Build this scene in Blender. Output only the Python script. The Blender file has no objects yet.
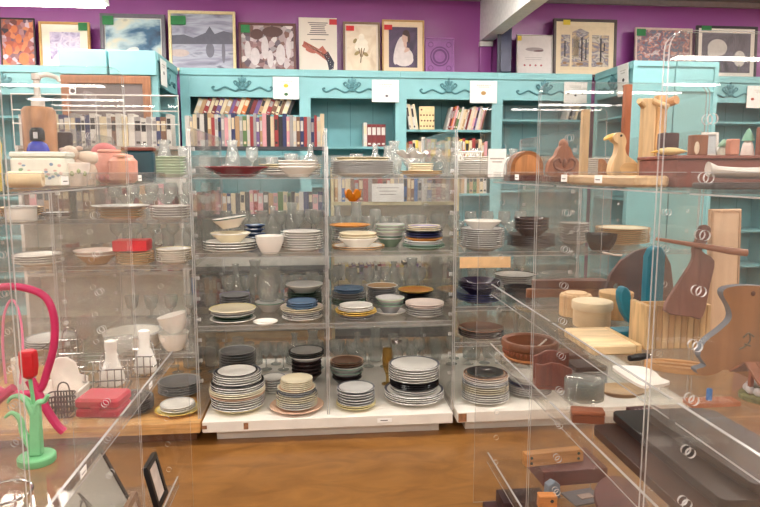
import bpy, math, random
from mathutils import Vector, Matrix, geometry
random.seed(7)
SC = bpy.context.scene
COL = SC.collection
PI = math.pi

# ------------------------------------------------------------------ camera
FPX, EYE = 632.0, 1.27
PITCH = math.atan(.129)
YAW = math.atan(.1013 * math.cos(PITCH))
ca, sa, cp, sp = math.cos(YAW), math.sin(YAW), math.cos(PITCH), math.sin(PITCH)
RV, FV, UV = Vector((ca, -sa, 0)), Vector((sa*cp, ca*cp, -sp)), Vector((sa*sp, ca*sp, cp))
cam_d = bpy.data.cameras.new('camera')
cam_d.sensor_width = 36
cam_d.lens = FPX / 760 * 36
cam_d.clip_start = .02
cam = bpy.data.objects.new('camera', cam_d)
COL.objects.link(cam)
cam.matrix_world = Matrix((RV, UV, -FV)).transposed().to_4x4()
cam.location = (0, 0, EYE)
SC.camera = cam

def ray(x, y):
    return RV*((x-380)/FPX) - UV*((y-253.5)/FPX) + FV
def hy(x, y, Y):
    d = ray(x, y); t = Y/d.y
    return Vector((d.x*t, Y, EYE+d.z*t))
def hz(x, y, Z):
    d = ray(x, y); t = (Z-EYE)/d.z
    return Vector((d.x*t, d.y*t, Z))
def hx(x, y, X):
    d = ray(x, y); t = X/d.x
    return Vector((X, d.y*t, EYE+d.z*t))
def xat(x, Y, Z):                       # world X seen in photo column x at depth Y and height Z
    u = (x-380)/FPX
    return (u*(Y*ca*cp-(Z-EYE)*sp)+Y*sa)/(ca-u*sa*cp)

# ------------------------------------------------------------------ materials
_mats = {}
def lin(c):
    return tuple(((v/255)/12.92 if v/255 <= .04045 else ((v/255+.055)/1.055)**2.4) for v in c) + (1,)
def newmat(name):
    m = bpy.data.materials.new(name); m.use_nodes = True
    nt = m.node_tree; nt.nodes.clear()
    out = nt.nodes.new('ShaderNodeOutputMaterial')
    return m, nt, nt.nodes, nt.links, out
def plain(rgb, rough=.4, metal=0, var=.06, scale=30, bump=0, coat=0):
    key = ('p', rgb, rough, metal, var, scale, bump, coat)
    if key in _mats: return _mats[key]
    m, nt, N, L, out = newmat('finish_%d_%d_%d' % rgb)
    b = N.new('ShaderNodeBsdfPrincipled'); L.new(b.outputs[0], out.inputs[0])
    b.inputs['Roughness'].default_value = rough; b.inputs['Metallic'].default_value = metal
    b.inputs['Coat Weight'].default_value = coat
    tc = N.new('ShaderNodeTexCoord'); nz = N.new('ShaderNodeTexNoise')
    nz.inputs['Scale'].default_value = scale; nz.inputs['Detail'].default_value = 3
    L.new(tc.outputs['Object'], nz.inputs['Vector'])
    r = N.new('ShaderNodeValToRGB'); c = lin(rgb)
    r.color_ramp.elements[0].position = .3; r.color_ramp.elements[1].position = .7
    r.color_ramp.elements[0].color = tuple(v*(1-var*1.6) for v in c[:3])+(1,)
    r.color_ramp.elements[1].color = tuple(min(1, v*(1+var)) for v in c[:3])+(1,)
    L.new(nz.outputs[0], r.inputs[0]); L.new(r.outputs[0], b.inputs['Base Color'])
    if bump:
        bp = N.new('ShaderNodeBump'); bp.inputs['Strength'].default_value = bump
        L.new(nz.outputs[0], bp.inputs['Height']); L.new(bp.outputs[0], b.inputs['Normal'])
    _mats[key] = m
    return m
def wood(rgb, rough=.45, axis=0, scale=14, contrast=.28):
    key = ('w', rgb, rough, axis, scale, contrast)
    if key in _mats: return _mats[key]
    m, nt, N, L, out = newmat('wood_%d_%d_%d' % rgb)
    b = N.new('ShaderNodeBsdfPrincipled'); L.new(b.outputs[0], out.inputs[0])
    b.inputs['Roughness'].default_value = rough
    tc = N.new('ShaderNodeTexCoord'); mp = N.new('ShaderNodeMapping')
    s = [1, 1, 1]; s[axis] = .12
    mp.inputs['Scale'].default_value = s
    L.new(tc.outputs['Object'], mp.inputs[0])
    nz = N.new('ShaderNodeTexNoise'); nz.inputs['Scale'].default_value = scale*4; nz.inputs['Detail'].default_value = 6
    nz.inputs['Distortion'].default_value = .6
    L.new(mp.outputs[0], nz.inputs['Vector'])
    r = N.new('ShaderNodeValToRGB'); c = lin(rgb)
    r.color_ramp.elements[0].position = .32; r.color_ramp.elements[1].position = .68
    r.color_ramp.elements[0].color = tuple(v*(1-contrast) for v in c[:3])+(1,)
    r.color_ramp.elements[1].color = tuple(min(1, v*(1+contrast*.5)) for v in c[:3])+(1,)
    L.new(nz.outputs[0], r.inputs[0]); L.new(r.outputs[0], b.inputs['Base Color'])
    bp = N.new('ShaderNodeBump'); bp.inputs['Strength'].default_value = .08
    L.new(nz.outputs[0], bp.inputs['Height']); L.new(bp.outputs[0], b.inputs['Normal'])
    _mats[key] = m
    return m
def schlick(N, L, f0, power=5.0, gain=1.0):
    lw = N.new('ShaderNodeLayerWeight'); lw.inputs['Blend'].default_value = .5
    p = N.new('ShaderNodeMath'); p.operation = 'POWER'; p.inputs[1].default_value = power
    L.new(lw.outputs['Facing'], p.inputs[0])
    a = N.new('ShaderNodeMath'); a.operation = 'MULTIPLY_ADD'
    a.inputs[1].default_value = (1-f0)*gain; a.inputs[2].default_value = f0
    L.new(p.outputs[0], a.inputs[0])
    return a.outputs[0], lw.outputs['Facing']
def clear(name, tint=(.97, .975, .97), edge=None, f0=.045, rough=.02, haze=.02, hazecol=(.8, .8, .78), gain=.6, scr=False):
    """thin clear sheet: straight-through light, mirror reflection by angle, a little milkiness from scratches; edges and back panels get painted glow and haze"""
    key = ('c', name)
    if key in _mats: return _mats[key]
    m, nt, N, L, out = newmat(name)
    fac, facing = schlick(N, L, f0, gain=gain)
    t = N.new('ShaderNodeBsdfTransparent'); t.inputs[0].default_value = tint+(1,)
    if edge:
        pw = N.new('ShaderNodeMath'); pw.operation = 'POWER'; pw.inputs[1].default_value = 2.5
        L.new(facing, pw.inputs[0])
        mx = N.new('ShaderNodeMix'); mx.data_type = 'RGBA'
        mx.inputs[6].default_value = tint+(1,); mx.inputs[7].default_value = edge+(1,)
        L.new(pw.outputs[0], mx.inputs[0]); L.new(mx.outputs[2], t.inputs[0])
    g = N.new('ShaderNodeBsdfGlossy'); g.inputs['Roughness'].default_value = rough
    d = N.new('ShaderNodeBsdfDiffuse'); d.inputs[0].default_value = hazecol+(1,)
    tl = N.new('ShaderNodeBsdfTranslucent'); tl.inputs[0].default_value = hazecol+(1,)
    dm = N.new('ShaderNodeMixShader'); dm.inputs[0].default_value = .4
    L.new(d.outputs[0], dm.inputs[1]); L.new(tl.outputs[0], dm.inputs[2])
    m1 = N.new('ShaderNodeMixShader'); m1.inputs[0].default_value = haze
    if scr:
        tc = N.new('ShaderNodeTexCoord'); nz = N.new('ShaderNodeTexNoise'); nz.inputs['Scale'].default_value = 5
        nz.inputs['Detail'].default_value = 6
        L.new(tc.outputs['Object'], nz.inputs['Vector'])
        mr = N.new('ShaderNodeMapRange'); mr.inputs[1].default_value = .35; mr.inputs[2].default_value = .7
        mr.inputs[3].default_value = haze*.5; mr.inputs[4].default_value = haze*1.6
        L.new(nz.outputs[0], mr.inputs[0]); L.new(mr.outputs[0], m1.inputs[0])
    L.new(t.outputs[0], m1.inputs[1]); L.new(dm.outputs[0], m1.inputs[2])
    m2 = N.new('ShaderNodeMixShader'); L.new(fac, m2.inputs[0])
    L.new(m1.outputs[0], m2.inputs[1]); L.new(g.outputs[0], m2.inputs[2])
    L.new(m2.outputs[0], out.inputs[0])
    _mats[key] = m
    return m
def emit(rgb, s):
    m, nt, N, L, out = newmat('lit_diffuser')
    e = N.new('ShaderNodeEmission'); e.inputs[0].default_value = lin(rgb); e.inputs[1].default_value = s
    L.new(e.outputs[0], out.inputs[0])
    return m
def painted(name, cols, scale=8, stretch=(1, 1, 1), detail=4, rough=.5, kind='noise', dist=1.0):
    """a painting's pigment: bands of colour over a noise or cell pattern"""
    m, nt, N, L, out = newmat(name)
    b = N.new('ShaderNodeBsdfPrincipled'); L.new(b.outputs[0], out.inputs[0]); b.inputs['Roughness'].default_value = rough
    tc = N.new('ShaderNodeTexCoord'); mp = N.new('ShaderNodeMapping'); mp.inputs['Scale'].default_value = stretch
    L.new(tc.outputs['Object'], mp.inputs[0])
    r = N.new('ShaderNodeValToRGB')
    if kind == 'cells':
        v = N.new('ShaderNodeTexVoronoi'); v.inputs['Scale'].default_value = scale
        L.new(mp.outputs[0], v.inputs['Vector'])
        sp_ = N.new('ShaderNodeSeparateColor'); L.new(v.outputs['Color'], sp_.inputs[0]); L.new(sp_.outputs[0], r.inputs[0])
    else:
        nz = N.new('ShaderNodeTexNoise'); nz.inputs['Scale'].default_value = scale; nz.inputs['Detail'].default_value = detail
        nz.inputs['Distortion'].default_value = dist
        L.new(mp.outputs[0], nz.inputs['Vector'])
        mr = N.new('ShaderNodeMapRange'); mr.inputs[1].default_value = .28; mr.inputs[2].default_value = .72
        L.new(nz.outputs[0], mr.inputs[0]); L.new(mr.outputs[0], r.inputs[0])
    el = r.color_ramp.elements
    while len(el) < len(cols): el.new(.5)
    for i, c in enumerate(cols):
        el[i].position = i/(len(cols)-1) if len(cols) > 1 else 0
        el[i].color = lin(c)
    L.new(r.outputs[0], b.inputs['Base Color'])
    return m

ACRYL = clear('clear_acrylic_sheet', haze=.016, rough=.012, f0=.030, gain=.42, scr=True, hazecol=(.80, .80, .80), tint=(.975, .972, .965))
ACRYS = clear('clear_acrylic_shelf', haze=.045, rough=.04, f0=.018, gain=.9, scr=True, hazecol=(.84, .84, .84), tint=(.97, .97, .965))
PALEHAZE = clear('hazed_acrylic_back', haze=.12, rough=.03, f0=.05, gain=.6, scr=True, hazecol=(.88, .88, .85), tint=(.98, .98, .975))  # milky haze painted in to pale the view behind the dishes
EDGE = clear('acrylic_edge_glow', tint=(.75, .75, .74), haze=.42, f0=.12, hazecol=(.95, .93, .92), rough=.15)  # whitened edge: glow of light trapped in the sheet, put into the colour
RINGM = clear('bored_hole_wall', tint=(.6, .6, .6), haze=.62, f0=.15, hazecol=(.97, .96, .95), rough=.12)  # whiter than the edges, painting the bright ring of light around each hole
GLASS = clear('clear_glassware', tint=(.955, .965, .955), edge=(.66, .70, .68), haze=.22, f0=.07, gain=.8, rough=.03)
WRAP = clear('cling_film', tint=(.96, .96, .96), haze=.14, f0=.12, gain=.7, rough=.08)
AMBER = clear('amber_glass', tint=(.88, .72, .36), edge=(.55, .38, .10), haze=.22, f0=.06, hazecol=(.7, .52, .2))
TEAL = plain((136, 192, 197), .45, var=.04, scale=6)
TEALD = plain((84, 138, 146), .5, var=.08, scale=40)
TEALSHADE = plain((118, 174, 180), .55, var=.05, scale=6)  # bookcase teal darkened for interiors that lie in shade
WHITE = plain((232, 228, 222), .4)
PAPER = plain((244, 242, 238), .7, var=.02)
INK = plain((70, 66, 66), .7)
CHROME = plain((200, 200, 200), .15, metal=1, var=.02)
WIRE = plain((225, 222, 220), .35)
BLACK = plain((22, 21, 24), .4)
DARK = plain((50, 42, 42), .5)
GREENST = plain((36, 118, 62), .6)
REDST = plain((206, 40, 42), .6)
YELST = plain((232, 200, 60), .6)

# ------------------------------------------------------------------ mesh building
class G:
    def __init__(s): s.v = []; s.f = []; s.m = []
    def add(s, vs, fs, mi=0, M=None):
        b = len(s.v)
        s.v += [tuple(M @ Vector(v)) if M else tuple(v) for v in vs]
        for i, f in enumerate(fs):
            s.f.append([b+k for k in f]); s.m.append(mi[i] if isinstance(mi, list) else mi)
        return s
    def box(s, x0, x1, y0, y1, z0, z1, mi=0, M=None):
        vs = [(x, y, z) for z in (z0, z1) for y in (y0, y1) for x in (x0, x1)]
        return s.add(vs, [(0, 2, 3, 1), (4, 5, 7, 6), (0, 1, 5, 4), (2, 6, 7, 3), (0, 4, 6, 2), (1, 3, 7, 5)], mi, M)
    def rbox(s, x0, x1, y0, y1, z0, z1, r=.004, mi=0, M=None, n=3):
        """box with rounded vertical corners and chamfered top and bottom rims"""
        out = []
        r = min(r, (x1-x0)*.49, (y1-y0)*.49, (z1-z0)*.49)
        for (ri, z) in ((r*.5, z0), (0, z0+r*.5), (0, z1-r*.5), (r*.5, z1)):
            ring = []
            for cx, cy, a0 in ((x1-r, y1-r, 0), (x0+r, y1-r, PI/2), (x0+r, y0+r, PI), (x1-r, y0+r, 1.5*PI)):
                for k in range(n+1):
                    a = a0 + PI/2*k/n
                    ring.append((cx+math.cos(a)*(r-ri), cy+math.sin(a)*(r-ri), z))
            out.append(ring)
        return s.rings(out, mi, M, cap=True)
    def rings(s, rs, mi=0, M=None, cap=False, closed=True, loop=False):
        n = len(rs[0]); vs = [p for r in rs for p in r]; fs = []
        R = len(rs)
        for i in range(R if loop else R-1):
            j = (i+1) % R
            for k in range(n if closed else n-1):
                l = (k+1) % n
                fs.append((i*n+k, i*n+l, j*n+l, j*n+k))
        if cap:
            fs.append(tuple(range(n-1, -1, -1))); fs.append(tuple((R-1)*n+k for k in range(n)))
        return s.add(vs, fs, mi, M)
    def lathe(s, prof, seg=32, mi=0, M=None, sx=1, sy=1):
        """prof: (r, z) from the axis outwards and back; mi may be one per profile step"""
        vs = []; idx = []
        for (r, z) in prof:
            if r < 1e-6:
                idx.append([len(vs)]*seg); vs.append((0, 0, z))
            else:
                idx.append(list(range(len(vs), len(vs)+seg)))
                vs += [(r*sx*math.cos(2*PI*k/seg), r*sy*math.sin(2*PI*k/seg), z) for k in range(seg)]
        fs = []; ms = []
        for i in range(len(prof)-1):
            a, b = idx[i], idx[i+1]
            for k in range(seg):
                l = (k+1) % seg
                q = [a[k], a[l], b[l], b[k]]
                q2 = []
                for t in q:
                    if t not in q2: q2.append(t)
                if len(q2) >= 3:
                    fs.append(tuple(q2)); ms.append(mi[i] if isinstance(mi, list) else mi)
        return s.add(vs, fs, ms, M)
    def tube(s, pts, r, seg=8, mi=0, M=None, loop=False):
        pts = [Vector(p) for p in pts]; n = len(pts); rs = []
        prev = None
        for i, p in enumerate(pts):
            a = pts[(i-1) % n] if (loop or i > 0) else p
            b = pts[(i+1) % n] if (loop or i < n-1) else p
            t = (b-a).normalized() if (b-a).length > 1e-9 else Vector((0, 0, 1))
            u = prev - t*prev.dot(t) if prev is not None else t.orthogonal()
            if u.length < 1e-6: u = t.orthogonal()
            u.normalize(); w = t.cross(u); prev = u
            rr = r[i] if isinstance(r, (list, tuple)) else r
            rs.append([p + (u*math.cos(2*PI*k/seg) + w*math.sin(2*PI*k/seg))*rr for k in range(seg)])
        return s.rings(rs, mi, M, cap=not loop, loop=loop)
    def prism(s, outer, t, mi=0, M=None, holes=(), side=None, holeside=None):
        """outline in local x/z, thickness along y from 0 to t"""
        loops = [list(outer)] + [list(h) for h in holes]
        flat = [p for l in loops for p in l]; n = len(flat)
        tri = geometry.tessellate_polygon([[Vector((p[0], p[1], 0)) for p in l] for l in loops])
        vs = [(p[0], 0, p[1]) for p in flat] + [(p[0], t, p[1]) for p in flat]
        fs = []; ms = []
        for a in tri:
            fs.append(tuple(a)); ms.append(mi); fs.append(tuple(k+n for k in reversed(a))); ms.append(mi)
        b = 0
        for li, l in enumerate(loops):
            for k in range(len(l)):
                p, q = b+k, b+(k+1) % len(l)
                fs.append((p, q, q+n, p+n))
                ms.append((side if li == 0 else (holeside if holeside is not None else side)) if side is not None else mi)
            b += len(l)
        return s.add(vs, fs, ms, M)
    def ball(s, c, rx, ry=None, rz=None, seg=16, mi=0, M=None):
        ry = ry or rx; rz = rz or rx; n = max(6, seg//2)
        prof = [(math.sin(PI*i/n), -math.cos(PI*i/n)) for i in range(n+1)]
        prof[0] = (0, -1); prof[-1] = (0, 1)
        K = Matrix.Translation(c) @ Matrix.Diagonal((rx, ry, rz, 1))
        return s.lathe(prof, seg, mi, (M @ K) if M else K)
    def mesh(s, name, mats, smooth=35):
        me = bpy.data.meshes.new(name)
        me.from_pydata(s.v, [], s.f)
        import bmesh
        bm = bmesh.new(); bm.from_mesh(me)
        bm.faces.ensure_lookup_table()
        for f, k in zip(bm.faces, s.m): f.material_index = k
        bmesh.ops.recalc_face_normals(bm, faces=bm.faces)
        bm.to_mesh(me); bm.free()
        for m in (mats if isinstance(mats, (list, tuple)) else [mats]): me.materials.append(m)
        if smooth:
            me.shade_smooth(); me.set_sharp_from_angle(angle=math.radians(smooth))
        return me

def circ(cx, cz, r, n=14, a0=0):
    return [(cx+r*math.cos(a0+2*PI*k/n), cz+r*math.sin(a0+2*PI*k/n)) for k in range(n)]
def rrect(x0, x1, z0, z1, r, n=4):
    o = []
    for cx, cz, a0 in ((x1-r, z1-r, 0), (x0+r, z1-r, PI/2), (x0+r, z0+r, PI), (x1-r, z0+r, 1.5*PI)):
        for k in range(n+1):
            a = a0+PI/2*k/n; o.append((cx+r*math.cos(a), cz+r*math.sin(a)))
    return o
def spline(pts, n=6, closed=False):
    pts = [Vector(p) for p in pts]; out = []; N = len(pts)
    for i in range(N if closed else N-1):
        p0 = pts[(i-1) % N] if (closed or i > 0) else pts[i]
        p1, p2 = pts[i], pts[(i+1) % N]
        p3 = pts[(i+2) % N] if (closed or i+2 < N) else p2
        for k in range(n):
            t = k/n
            out.append(.5*((2*p1)+(p2-p0)*t+(2*p0-5*p1+4*p2-p3)*t*t+(3*p1-p0-3*p2+p3)*t**3))
    if not closed: out.append(pts[-1])
    return out
def sp2(pts, n=5): return [(p.x, p.y) for p in spline([(a, b, 0) for a, b in pts], n, True)]

LABELS = {}
def tag(o, label=None, cat=None, group=None, kind=None):
    if label: o['label'] = label; LABELS.setdefault(label.lower(), []).append(o.name)
    if cat: o['category'] = cat
    if group: o['group'] = group
    if kind: o['kind'] = kind
    return o
def link(name, data, parent=None, loc=(0, 0, 0), rot=(0, 0, 0)):
    o = bpy.data.objects.new(name, data); COL.objects.link(o)
    o.location = loc; o.rotation_euler = rot
    if parent: o.parent = parent
    return o
def part(name, g, mats, parent, loc=(0, 0, 0), rot=(0, 0, 0), smooth=35, label=None, bevel=0):
    o = link(name, g.mesh(name, mats, smooth), parent, loc, rot)
    if label: o['label'] = label
    if bevel:
        b = o.modifiers.new('edge', 'BEVEL'); b.width = bevel; b.segments = 2; b.limit_method = 'ANGLE'
    return o
def thing(name, label, cat, loc=(0, 0, 0), rot=(0, 0, 0), group=None):
    return tag(link(name, None, None, loc, rot), label, cat, group)
def solo(name, g, mats, label, cat, loc=(0, 0, 0), rot=(0, 0, 0), group=None, smooth=35, bevel=0):
    return tag(part(name, g, mats, None, loc, rot, smooth, None, bevel), label, cat, group)
def struct(name, g, mats, smooth=0):
    return tag(part(name, g, mats, None, smooth=smooth), kind='structure')
ORD = 'zeroth first second third fourth fifth sixth seventh eighth ninth tenth eleventh twelfth thirteenth fourteenth fifteenth sixteenth seventeenth eighteenth nineteenth'.split()
TENS = {2: 'twent', 3: 'thirt', 4: 'fort', 5: 'fift', 6: 'sixt'}
def ordw(n):
    if n < 20: return ORD[n]
    t, u = divmod(n, 10)
    return TENS[t]+('ieth' if u == 0 else 'y-'+ORD[u])
RZ = lambda a: Matrix.Rotation(a, 4, 'Z')
RX = lambda a: Matrix.Rotation(a, 4, 'X')
RY = lambda a: Matrix.Rotation(a, 4, 'Y')
TR = lambda x, y, z: Matrix.Translation((x, y, z))

# ================================================================== the room
CEIL, YB, XL, XR, YF = 2.93, 6.15, -7.5, 8.5, -13.0
def floor_mat():
    m, nt, N, L, out = newmat('floor_laminate')
    b = N.new('ShaderNodeBsdfPrincipled'); L.new(b.outputs[0], out.inputs[0]); b.inputs['Roughness'].default_value = .3
    tc = N.new('ShaderNodeTexCoord'); mp = N.new('ShaderNodeMapping'); mp.inputs['Scale'].default_value = (.8, 1.6, 1)
    L.new(tc.outputs['Object'], mp.inputs[0])
    n1 = N.new('ShaderNodeTexNoise'); n1.inputs['Scale'].default_value = 6; n1.inputs['Detail'].default_value = 8; n1.inputs['Distortion'].default_value = 1.2
    L.new(mp.outputs[0], n1.inputs['Vector'])
    r = N.new('ShaderNodeValToRGB')
    r.color_ramp.elements[0].position = .3; r.color_ramp.elements[1].position = .72
    r.color_ramp.elements[0].color = lin((116, 76, 34)); r.color_ramp.elements[1].color = lin((148, 102, 52))
    L.new(n1.outputs[0], r.inputs[0])
    L.new(r.outputs[0], b.inputs['Base Color'])
    bp = N.new('ShaderNodeBump'); bp.inputs['Strength'].default_value = .05
    L.new(n1.outputs[0], bp.inputs['Height']); L.new(bp.outputs[0], b.inputs['Normal'])
    return m
def purple_mat():
    m, nt, N, L, out = newmat('purple_sheeting')
    b = N.new('ShaderNodeBsdfPrincipled'); L.new(b.outputs[0], out.inputs[0])
    b.inputs['Base Color'].default_value = lin((150, 70, 144)); b.inputs['Roughness'].default_value = .28
    tc = N.new('ShaderNodeTexCoord'); nz = N.new('ShaderNodeTexNoise'); nz.inputs['Scale'].default_value = 1.5
    nz.inputs['Detail'].default_value = 2; nz.inputs['Distortion'].default_value = .8
    L.new(tc.outputs['Object'], nz.inputs['Vector'])
    bp = N.new('ShaderNodeBump'); bp.inputs['Strength'].default_value = .3; bp.inputs['Distance'].default_value = .05
    L.new(nz.outputs[0], bp.inputs['Height']); L.new(bp.outputs[0], b.inputs['Normal'])
    return m
FLOORM, PURPLE = floor_mat(), purple_mat()
WALLM = plain((118, 110, 104), .7)
struct('floor', G().box(XL, XR, YF, YB, -.1, 0), FLOORM)
struct('ceiling', G().box(XL, XR, YF, YB+.1, CEIL, CEIL+.1), plain((150, 148, 146), .8))
struct('wall_back', G().box(XL, XR, YB, YB+.1, 0, CEIL), PURPLE)
struct('wall_left', G().box(XL-.1, XL, YF, YB, 0, CEIL), WALLM)
struct('wall_right', G().box(XR, XR+.1, YF, YB, 0, CEIL), WALLM)
struct('wall_front', G().box(XL, XR, YF-.1, YF, 0, CEIL), WALLM)
# white boxed-in beam that runs out from the wall under the ceiling, with a purple post beneath it
bx0 = hy(481, 40, 6.1).x
zb = hy(486, 40, 6.1).z
struct('beam', G().box(bx0, bx0+.13, 3.6, YB, zb, CEIL), plain((236, 234, 230), .5))
g = G().rbox(bx0-.005, bx0+.115, 6.12, YB, 2.17, zb-.02, .01).box(bx0-.008, bx0+.118, 6.10, YB, zb-.055, zb-.012, 1)
struct('trim_1', g, [PURPLE, WHITE])
struct('trim_2', G().box(XL, XR, YB-.03, YB, CEIL-.05, CEIL), plain((150, 140, 140), .6))

# ceiling lamps: rows of fluorescent fixtures across the store
LAMP = emit((255, 248, 240), 31.0)
def lamp_parts(root, ln):
    part('housing', G().prism([(-.11, 0), (.11, 0), (.075, .06), (-.075, .06)], ln, 0, RZ(-PI/2) @ TR(0, -ln/2, 0)), WHITE, root, smooth=0)
    part('diffuser', G().prism([(-.095, -.02), (.095, -.02), (.105, -.001), (-.105, -.001)], ln-.06, 0, RZ(-PI/2) @ TR(0, -ln/2+.03, 0)), LAMP, root, smooth=0)
def copy_tree(o, loc, rot=None, label=None):
    c = o.copy(); COL.objects.link(c); c.location = loc
    if rot is not None: c.rotation_euler = rot
    if label: c['label'] = label; LABELS.setdefault(label.lower(), []).append(c.name)
    for ch in list(o.children):
        d = ch.copy(); COL.objects.link(d); d.parent = c
        for e in list(ch.children):
            f = e.copy(); COL.objects.link(f); f.parent = d
    return c
e0 = hy(105, 5, 5.0)
ln = 2.4
t = thing('ceiling_light', 'long white fluorescent ceiling light hung above the pictures near the back wall', 'light', (e0.x-ln/2, 5.0, e0.z+.02), group='fluorescent lights')
lamp_parts(t, ln)
for dx in (-.9, .9):
    part('hanger', G().tube([(dx, 0, .06), (dx, 0, CEIL-e0.z-.02)], .004, 6), CHROME, t)
LG = 'fluorescent lights in rows over the aisles'
first = None
for Y in (4.55, 2.5, .3, -1.9, -4.2, -6.6, -9.2, -11.6):  # row nearest the bookcases is added, unseen, to brighten the rear shelves
    for X in (-5.1, -2.4, .3, 3.3, 6.2):
        lab = 'long white fluorescent ceiling light over the aisles, outside the photograph'
        if first is None:
            first = thing('ceiling_light', lab, 'light', (X, Y, CEIL-.061), group=LG); lamp_parts(first, ln)
        else:
            copy_tree(first, (X, Y, CEIL-.061))

# ================================================================== bookcases
def scroll(sgn):
    p = [(.02, 0), (.06, -.022), (.11, -.004), (.15, .012), (.19, -.004), (.225, -.02), (.25, -.012), (.262, .004), (.25, .014), (.24, .006)]
    return [(sgn*x, -.004, z) for x, z in p]
def ornament(parent, cx, y, cz, k=1.0):
    g = G(); K = TR(cx, y, cz) @ Matrix.Scale(k, 4)
    for s in (-1, 1):
        g.tube(spline(scroll(s), 5), [.0075*k]*46, 6, 0, K)
        g.tube(spline([(s*.02, -.004, .02), (s*.055, -.004, .028), (s*.075, -.004, .052), (s*.06, -.004, .066), (s*.048, -.004, .055)], 5), .006, 6, 0, K)
        g.ball((s*.034, -.004, .03), .018, .008, .03, 10, 0, K @ TR(s*.03, 0, .03) @ RY(s*.6) @ TR(-s*.03, 0, -.03))
        g.ball((s*.022, -.004, .07), .012, .007, .026, 10, 0, K @ TR(s*.02, 0, .07) @ RY(s*.45) @ TR(-s*.02, 0, -.07))
    for z, rx, rz in ((.0, .03, .018), (.028, .02, .03), (.075, .015, .03), (.108, .01, .013)):
        g.ball((0, -.006, z), rx, .010, rz, 10, 0, K)
    part('carving', g, TEALD, parent)
BT, HB = 2.17, 1.925                      # bookcase top and underside of its header
def bookcase(label, x0, x1, loc, rz, depth, shelves, lp=.05, rp=.05, carve=True, end_l=False, end_r=False, group='turquoise bookcases'):
    """front faces local -y at y=0; local x from x0 to x1"""
    b = thing('bookcase', label, 'bookcase', loc, (0, 0, rz), group)
    part('side_panel', G().box(x0, x0+.02, .02, depth, 0, BT-.03), TEAL, b, smooth=0)
    part('side_panel', G().box(x1-.02, x1, .02, depth, 0, BT-.03), TEAL, b, smooth=0)
    g = G().box(x0+.02, x1-.02, depth-.012, depth, 0, BT-.03)
    part('back_panel', g, TEALSHADE, b, smooth=0)
    g = G(); n = max(2, round((x1-x0)/.2))
    for i in range(1, n):
        xx = x0+(x1-x0)*i/n; g.box(xx-.003, xx+.003, depth-.014, depth-.0125, .1, HB)
    part('groove', g, TEALD, b, smooth=0)
    g = G()
    for a, w in ((x0, lp), (x1-rp, rp)):
        g.box(a, a+w, 0, .02, .0, BT-.06)
    part('pilaster', g, TEAL, b, smooth=0)
    g = G().box(x0+lp, x1-rp, .004, .022, HB, BT-.06)
    g.box(x0+lp, x1-rp, -.003, .004, HB, HB+.025)
    part('header', g, TEAL, b, smooth=0)
    g = G().box(x0, x1, -.006, depth, BT-.03, BT)
    g.box(x0, x1, -.012, .02, BT-.062, BT-.03)
    part('top_board', g, TEAL, b, smooth=0, bevel=.004)
    for z in shelves:
        part('shelf', G().box(x0+.021, x1-.021, .012, depth-.015, z-.02, z), TEALSHADE, b, smooth=0)
    part('plinth', G().box(x0+.021, x1-.021, .03, .05, 0, .08), TEAL, b, smooth=0)
    if carve: ornament(b, (x0+x1)/2+carve_shift.get(label, 0), .001, HB+.075, 1.0)
    return b
carve_shift = {}
YC, DC = 5.8, .34
seg = [-1.17, -.10, .764, 1.657, 2.56]
SH1 = 1.775; SH2 = 1.50; SH3 = 1.655
bcs = [('turquoise bookcase packed with leaning paperbacks under its carved header', [SH1, 1.42, 1.05, .7, .35, .08]),
       ('turquoise bookcase with bare boards and a short encyclopedia set', [SH2, 1.15, .8, .45, .08]),
       ('turquoise bookcase with a spotted cream book and thin picture books', [SH3, 1.36, 1.07, .75, .4, .08]),
       ('turquoise bookcase almost empty, beside the corner at the right end', [SH1-.02, 1.45, 1.1, .75, .4, .08])]
for i, (lab, sh) in enumerate(bcs):
    bookcase(lab, seg[i], seg[i+1], (0, YC, 0), 0, DC, sh, lp=.06 if i else .08, rp=.04)
bookcase('turquoise bookcase behind the wooden pump bottle at far left', -3.35, -1.93, (0, YC, 0), 0, DC, [1.75, 1.4, 1.05, .7, .35])
bookcase('turquoise bookcase behind the pale salad server at far right', 3.36, 4.5, (0, YC, 0), 0, DC, [1.75, 1.4, 1.05, .7, .35])
# rows that stand out from the wall, back to back, end panels towards the aisle
YE = 5.08
lw = YC-.02-YE
xl = -1.19
bL = bookcase('turquoise bookcase end unit facing the aisle beside the leaning paperbacks', 0, lw, (xl, YE, 0), PI/2, .345, [1.75, 1.4, 1.05, .7, .35])
bL2 = bookcase('turquoise bookcase end unit backing onto its twin, at far left', 0, lw, (xl-.70, YC-.02, 0), -PI/2, .345, [1.75, 1.4, 1.05, .7, .35])
xr = 2.585
bR = bookcase('turquoise bookcase end unit with a tilted sign, right of the desert picture', 0, lw, (xr, YC-.02, 0), -PI/2, .365, [1.75, 1.4, 1.05, .7, .35])
bR2 = bookcase('turquoise bookcase end unit behind the wooden pegs and acrylic panel', 0, lw, (xr+.74, YE, 0), PI/2, .365, [1.75, 1.4, 1.05, .7, .35])
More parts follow.
